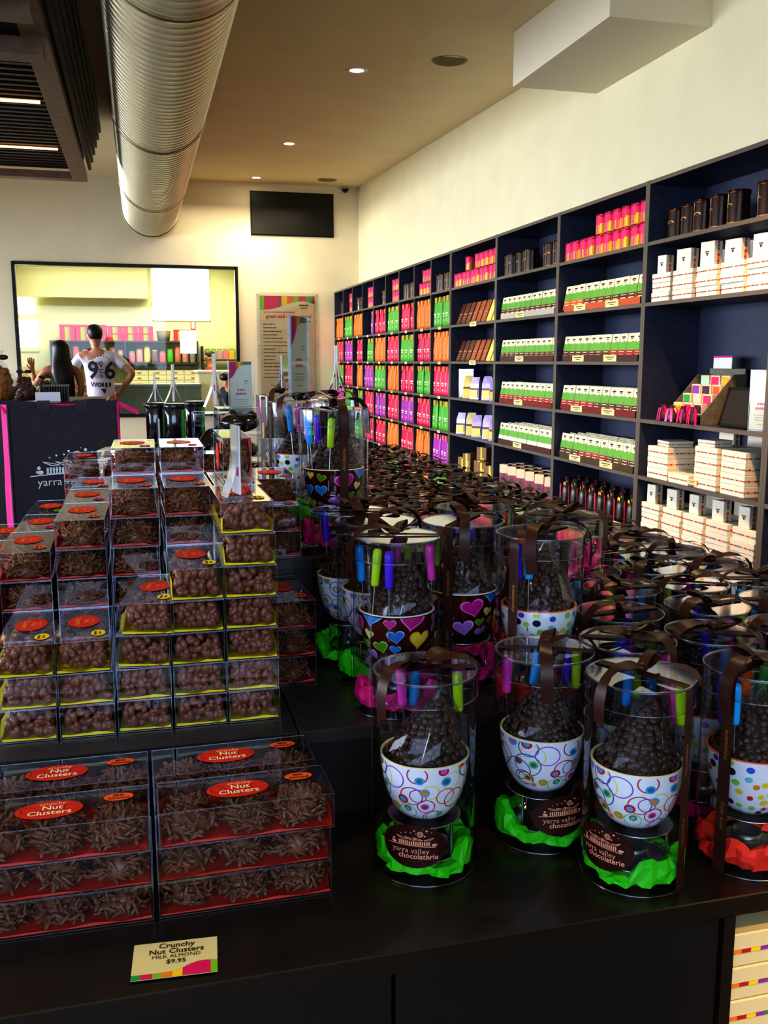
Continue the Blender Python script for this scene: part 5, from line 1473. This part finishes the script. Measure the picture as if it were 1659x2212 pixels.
build(MB().box(-.34, .34, 0, .3, .385, .41).box(-.34, .34, 0, .3, .0, .02).box(-.34, -.31, 0, .3, -1, .65).box(.31, .34, 0, .3, -1, .65), 'frame', DK, o)
for i, c in enumerate(('b8902a','a8a860','c89aa0','e0808a','e8b030','7ac03a')):
    p = thing('packet', f'{("mustard","khaki","dusty rose","pink","amber","green")[i]} packet standing on the dark kitchen rack', 'packet', (1.18+.108*i, KY-.33, 1.411), 0, 'packets on the kitchen rack')
    build(MB().bbox(0, .095, 0, .1, 0, .17, .008), 'body', mat('packet_'+c, c, .5), p)
    build(MB().bbox(.005, .09, .005, .095, .17, .20, .006), 'cap', mat('packet_cap', '8ab84a', .5), p)
o = thing('wall_sign', 'small white sign with red outline on the kitchen wall', 'sign', (1.0, KY, 2.02))
build(MB().box(-.045, .045, -.008, 0, -.07, .07), 'plate', WHITE, o)
build(MB().box(-.045, -.028, -.010, -.008, -.07, .07).box(.028, .045, -.010, -.008, -.07, .07).box(-.028, .028, -.010, -.008, -.07, -.05), 'outline', mat('sign_red', 'd8402a', .5), o)
o = thing('hanging_notice', 'bright white paper sheet hanging over the kitchen shelf end', 'notice', (.875, KY-.58, 1.52))
build(MB().bbox(-.14, .14, -.004, 0, 0, .40, .001), 'sheet', mat('notice_glow', 'ffffff', .6, emit=1.2), o)  # paper made to glow so it looks brightly lit
build(MB().box(-.03, .03, -.006, .004, .39, .41), 'clip', STEEL, o)

# ------------------------------------------------------------------ people
def skin(name, nodes, edges, mats, parent, lv=2, root=None):
    bm = bmesh.new(); L = bm.verts.layers.skin.verify(); V = {}
    for k, (co, r) in nodes.items():
        v = bm.verts.new(co); v[L].radius = r if isinstance(r, tuple) else (r, r); V[k] = v
    for a, b in edges: bm.edges.new((V[a], V[b]))
    first = root or list(nodes)[0]
    for k, v in V.items(): v[L].use_root = (k == first)
    me = bpy.data.meshes.new(name); bm.to_mesh(me); bm.free()
    for m in (mats if isinstance(mats, list) else [mats]): me.materials.append(m)
    o = obj(name, me, parent)
    s = o.modifiers.new('Skin', 'SKIN'); s.use_smooth_shade = True; s.branch_smoothing = .4
    s = o.modifiers.new('Sub', 'SUBSURF'); s.levels = lv; s.render_levels = lv
    return o
def hand(nodes, edges, key, wrist, d, side, up):
    """palm, four fingers and a thumb grown from the wrist; d: direction, side: across the palm"""
    d = Vector(d).normalized(); side = Vector(side).normalized(); up = Vector(up).normalized(); w = Vector(wrist)
    p = w + d*.05; nodes[key+'p'] = (tuple(p), (.036, .018)); edges.append((key, key+'p'))
    for i, (off, ln) in enumerate(((-.030, .062), (-.010, .075), (.010, .070), (.029, .055))):
        a = p + d*.035 + side*off; b = a + d*ln*.55 + up*.010; c = b + d*ln*.35 + up*.024
        for nm, q, r in (('a', a, .0095), ('b', b, .0085), ('c', c, .0075)): nodes[f'{key}{i}{nm}'] = (tuple(q), r)
        edges.extend([(key+'p', f'{key}{i}a'), (f'{key}{i}a', f'{key}{i}b'), (f'{key}{i}b', f'{key}{i}c')])
    a = w + d*.035 - side*.038; b = a + d*.035 - side*.014 + up*.01
    nodes[key+'ta'] = (tuple(a), .011); nodes[key+'tb'] = (tuple(b), .009)
    edges.extend([(key, key+'ta'), (key+'ta', key+'tb')])
def person(name, label, loc, rz, hgt, sh, arms, skinm, hairlong, cloth, cmat, legmat, lean=0, headturn=0, stance=.10, extra=None, bulk=1.0):
    """arms: {side: (elbow, wrist, hand dir, across, up)}"""
    k = hgt/1.75
    o = thing(name, label, 'person', loc, rz)
    n = {}; e = []
    n['pel'] = ((0,0,.93*k), (.150*bulk, .105*bulk)); n['wai'] = ((0,-.005,1.08*k), (.135*bulk, .098*bulk)); n['che'] = ((lean*.4,-.01,1.27*k), (.160*bulk, .11*bulk))
    n['col'] = ((lean*.7,-.01,1.425*k), (.105*bulk, .075)); n['nec'] = ((lean*.85,.0,1.49*k), (.056, .056)); n['jaw'] = ((lean,.018,1.565*k), (.066, .076))
    n['hea'] = ((lean,.020,1.645*k), (.077, .092)); n['top'] = ((lean,.015,1.705*k), (.056, .068))
    e += [('pel','wai'),('wai','che'),('che','col'),('col','nec'),('nec','jaw'),('jaw','hea'),('hea','top')]
    c, s_ = math.cos(headturn), math.sin(headturn)
    def hp(x, y, z): return (lean+x*c-y*s_, .018+x*s_+y*c, z)
    n['nose'] = (hp(0,.105,1.615*k), .012); e.append(('hea','nose'))
    for sg, nm in ((-1,'el'),(1,'er')): n[nm] = (hp(sg*.083,-.005,1.61*k), (.010,.022)); e.append(('hea',nm))
    for sg, nm in ((-1,'l'),(1,'r')):
        n['s'+nm] = ((sg*sh+lean*.5,-.01,1.395*k), .062*bulk); e.append(('col','s'+nm))
        el, wr, d, ac, up = arms[nm]
        n['e'+nm+'b'] = (el, .043*bulk); n['w'+nm] = (wr, .029*bulk)
        mid = tuple((Vector(n['s'+nm][0])+Vector(el))/2); n['m'+nm] = (mid, .050*bulk)
        fm = tuple(Vector(el).lerp(Vector(wr), .35)); n['f'+nm] = (fm, .040*bulk)
        e += [('s'+nm,'m'+nm),('m'+nm,'e'+nm+'b'),('e'+nm+'b','f'+nm),('f'+nm,'w'+nm)]
        hand(n, e, 'w'+nm, wr, d, ac, up)
        n['h'+nm] = ((sg*stance,0,.86*k), .088*bulk); n['k'+nm] = ((sg*stance*1.1,.02,.48*k), .058); n['a'+nm] = ((sg*stance*1.15,-.01,.09*k), .038); n['t'+nm] = ((sg*stance*1.3,.15,.035), (.042,.03))
        e += [('pel','h'+nm),('h'+nm,'k'+nm),('k'+nm,'a'+nm),('a'+nm,'t'+nm)]
    body = skin('body', n, e, skinm, o)
    # eyes and mouth on the front of the head
    mb = MB()
    for sg in (-1, 1): mb.ell(hp(sg*.032,.088,1.632*k), .012, .007, .006, 0, None, 8, 5)
    mb.ell(hp(0,.090,1.577*k), .022, .007, .006, 1, None, 8, 5)
    build(mb, 'face_features', [BLACK, mat('lips', '8a4a44', .5)], o)
    # clothing
    g = {}; ge = []
    add = .014
    if cloth == 'tee':
        g['pel'] = ((0,0,.87*k), (.170*bulk,.128*bulk)); g['wai'] = ((0,-.005,1.06*k), (.157*bulk,.120*bulk)); g['che'] = ((lean*.4,-.01,1.27*k), (.180*bulk,.126*bulk)); g['col'] = ((lean*.6,-.01,1.41*k), (.125*bulk,.088))
        g['nk'] = ((lean*.8,0,1.462*k), (.070,.068))
        ge = [('pel','wai'),('wai','che'),('che','col'),('col','nk')]
        for sg, nm in ((-1,'l'),(1,'r')):
            g['s'+nm] = (n['s'+nm][0], .072*bulk); g['m'+nm] = (n['m'+nm][0], .064*bulk)
            g['z'+nm] = (tuple(Vector(n['m'+nm][0]).lerp(Vector(n['e'+nm+'b'][0]), .30)), .062*bulk)
            ge += [('col','s'+nm),('s'+nm,'m'+nm),('m'+nm,'z'+nm)]
        shirt = skin('shirt', g, ge, cmat, o)
    else:
        g['pel'] = ((0,0,.88*k), (.168*bulk,.124*bulk)); g['wai'] = ((0,-.005,1.06*k), (.150*bulk,.112*bulk)); g['che'] = ((lean*.4,-.01,1.25*k), (.168*bulk,.120*bulk)); g['up'] = ((lean*.5,-.01,1.335*k), (.115*bulk,.100*bulk))
        ge = [('pel','wai'),('wai','che'),('che','up')]
        for sg, nm in ((-1,'l'),(1,'r')):
            g['s'+nm] = ((sg*.085+lean*.6,-.02,1.43*k), .040); ge.append(('up','s'+nm))
        shirt = skin('tank_top', g, ge, cmat, o)
    t = {'pel': ((0,0,.95*k), (.156*bulk,.112*bulk))}; te = []
    for sg, nm in ((-1,'l'),(1,'r')):
        t['h'+nm] = ((sg*stance,0,.80*k), .105*bulk); t['k'+nm] = ((sg*stance*1.1,.015,.5*k), .078); t['a'+nm] = ((sg*stance*1.14,-.0,.14*k), .058)
        te += [('pel','h'+nm),('h'+nm,'k'+nm),('k'+nm,'a'+nm)]
    skin('trousers', t, te, legmat, o)
    def loft(rings, n=18):
        v = []
        for (cx, cy, czz), rx, ry in rings:
            for i in range(n):
                a_ = 2*PI*i/n; w_ = 1+.03*math.sin(5*a_+czz*40)
                v.append((cx+rx*w_*math.cos(a_), cy+ry*w_*math.sin(a_), czz))
        f = [(j*n+i, j*n+(i+1) % n, (j+1)*n+(i+1) % n, (j+1)*n+i) for j in range(len(rings)-1) for i in range(n)]
        f += [tuple(range(n-1, -1, -1)), tuple(range((len(rings)-1)*n, len(rings)*n))]
        return MB().add(v, f, 0, True)
    HR = [(hp(0,-.030,1.585*k), .055, .060), (hp(0,-.028,1.615*k), .076, .078), (hp(0,-.020,1.655*k), .086, .092), (hp(0,-.012,1.695*k), .083, .094), (hp(0,-.008,1.725*k), .066, .078), (hp(0,-.008,1.742*k), .040, .050), (hp(0,-.008,1.748*k), .012, .016)]
    if hairlong:
        HR = [(hp(.01,-.135,1.16*k), .020, .012), (hp(.01,-.140,1.20*k), .070, .026), (hp(.01,-.138,1.28*k), .098, .036), (hp(0,-.128,1.36*k), .110, .045), (hp(0,-.110,1.44*k), .108, .052), (hp(0,-.080,1.52*k), .098, .062), (hp(0,-.055,1.58*k), .092, .072)] + [((c_[0], c_[1]-.006, c_[2]), rx_*1.06, ry_*1.04) for c_, rx_, ry_ in HR[2:]]
    build(loft(HR), 'hair', HAIR, o)
    for sg in (-1, 1):
        build(MB().bbox(sg*stance*1.2-.045, sg*stance*1.2+.045, -.07, .20, 0, .07, .02), 'shoe', BLACK, o)
    return o
SK2 = mat('skin_tan', 'a8714f', .5, noise=.05)
man = person('person', 'man in white T-shirt printed 96 seen from behind, hands on hips', (-.420, 11.2, 0), R(-4), 1.80, .180,
       {'l': ((-.36,-.03,1.20), (-.225,.07,1.02), (.6,.55,-.35), (0,.2,1), (.9,.3,0)), 'r': ((.365,-.06,1.25), (.205,.06,1.03), (-.6,.55,-.35), (0,.2,1), (-.9,.3,0))},
       SKIN, False, 'tee', mat('tee_white', 'e2ddea', .8, bump=.3, scale=14), mat('shorts_dark', '23222c', .8), -.045, .35, bulk=1.06)
# print on the back of the shirt
q = put(text2d('9', .27, bold=.025), -.098, 0, 0) + put(text2d('6', .27, bold=.025), .098, -.005, 0) + put(text2d('W', .075, bold=.025), -.095, -.155, 0)
for k in range(4): q += rect(-.045+.042*k, -.022+.042*k, -.185+.008*(k % 2), -.130, 0) if k != 0 else annul(-.032, -.157, .014, .025, 0, 14)
q += annul(.0, .085, .016, .024, 0, 14) + circ(.0, .05, .010, 0, 8) + annul(.0, -.06, .012, .020, 0, 12) + rect(-.02, .02, .015, .022, 0) + rect(-.02, .02, -.022, -.015, 0)
for k in range(9):
    a_ = PI*(.15+.7*k/8); q += circ(.13*math.cos(a_), .02+.15*math.sin(a_), .007, 0, 6)
q += [([(-.02,-.2),(.05,-.2),(.03,-.26)], 0)]
n_ = build(MB().polys(q, lambda x, y: (x*.92+.028, -.1465+.8*x*x+.012*abs(y), 1.275+y)), 'shirt_print', mat('print_navy', '24283a', .7), man)
person('person', 'woman in black tank top with long dark hair seen from behind', (-.800, 10.7, 0), R(8), 1.61, .165,
       {'l': ((-.27,.04,1.13), (-.29,.16,1.28), (-.1,.3,.9), (1,.2,0), (.2,.9,0)), 'r': ((.195,-.04,1.09), (.15,.10,.90), (-.1,.5,-.8), (.2,1,0), (-.9,.3,0))},
       SK2, True, 'tank', mat('tank_black', '131118', .8), mat('jeans_dark', '1c2030', .8), .0, 0, .085, bulk=.92)
person('person', 'child with dark curly hair and navy top standing before the window', (1.16, 13.0, 0), R(-60), 1.24, .125,
       {'l': ((-.17,.02,.80), (-.17,.12,.64), (0,.3,-1), (1,0,0), (0,1,0)), 'r': ((.17,.02,.80), (.17,.12,.64), (0,.3,-1), (1,0,0), (0,1,0))},
       SK2, False, 'tee', mat('tee_navy', '16182a', .8), mat('jeans_dark', '1c2030', .8), 0, 0, .07, bulk=.8)
person('person', 'kitchen worker in red apron with dark hair behind the glass', (1.235, 16.75, 0), R(100), 1.56, .16,
       {'l': ((-.21,.03,1.02), (-.16,.22,1.0), (0,1,.1), (1,0,0), (0,0,-1)), 'r': ((.21,.03,1.02), (.16,.22,1.0), (0,1,.1), (1,0,0), (0,0,-1))},
       SK2, False, 'tee', mat('apron_red', 'b8202e', .8), mat('jeans_dark', '1c2030', .8), 0, .2, .085, bulk=.95)

# ------------------------------------------------------------------ light
def area(name, loc, rot, sx, sy, e, col):
    l = bpy.data.lights.new(name, 'AREA'); l.shape = 'RECTANGLE'; l.size = sx; l.size_y = sy; l.energy = e; l.color = col
    o = bpy.data.objects.new(name, l); C.objects.link(o); o.location = loc; o.rotation_euler = rot
    return o
for y, e in ((2.3, 70), (6.1, 95), (9.8, 125), (12.7, 160)):
    a_ = area('daylight', (-6.4, y, 1.75), (0, R(-73), 0), 1.9, 3.2, e, (.84, .91, 1)); a_.data.spread = R(95)
area('daylight', (-1.6, -3.3, 2.1), (R(84), 0, 0), 5.0, 2.0, 165, (.56, .72, 1))
area('rear_light', (0, 15.9, 3.05), (0, 0, 0), 3.5, 2.0, 120, (1, .98, .84))
area('rear_light', (1.5, 13.2, 3.6), (0, 0, 0), 2.0, 1.0, 25, (1, .86, .62))  # warm area light without a fitting, on the shop side of the back wall
for y in (2.2, 4.9):
    l = bpy.data.lights.new('spot', 'SPOT'); l.energy = 85; l.color = (1, .76, .44); l.spot_size = R(105); l.spot_blend = .8; l.shadow_soft_size = .06
    lo = bpy.data.objects.new('spot', l); C.objects.link(lo); lo.location = (1.85, y, cz(y)-.03)
def spot(loc, tgt, e, col, size, blend=.8):
    l = bpy.data.lights.new('spot', 'SPOT'); l.energy = e; l.color = col; l.spot_size = R(size); l.spot_blend = blend; l.shadow_soft_size = .06
    o = bpy.data.objects.new('spot', l); C.objects.link(o); o.location = loc
    o.rotation_euler = (Vector(tgt)-Vector(loc)).to_track_quat('-Z', 'Y').to_euler()
spot((1.5, -.9, cz(-.9)-.03), (.90, .89, .45), 260, (1, .62, .24), 15)
spot((2.0, 3.1, cz(3.1)-.03), (2.95, 4.5, .30), 330, (1, .56, .22), 44)
spot((2.0, 5.8, cz(5.8)-.03), (2.95, 5.8, .40), 60, (1, .62, .3), 60)
wd = bpy.data.worlds.new('world'); S.world = wd; wd.use_nodes = True
wd.node_tree.nodes['Background'].inputs[0].default_value = (.72, .85, 1, 1)
wd.node_tree.nodes['Background'].inputs[1].default_value = .8
S.view_settings.view_transform = 'Standard'
S.view_settings.look = 'High Contrast'
S.view_settings.exposure = 0
S.view_settings.gamma = 1
S.cycles.max_bounces = 7
S.cycles.transparent_max_bounces = 32
S.cycles.caustics_reflective = False; S.cycles.caustics_refractive = False
S.cycles.sample_clamp_indirect = 4
S.cycles.use_denoising = True
S.cycles.use_adaptive_sampling = True; S.cycles.adaptive_threshold = .03
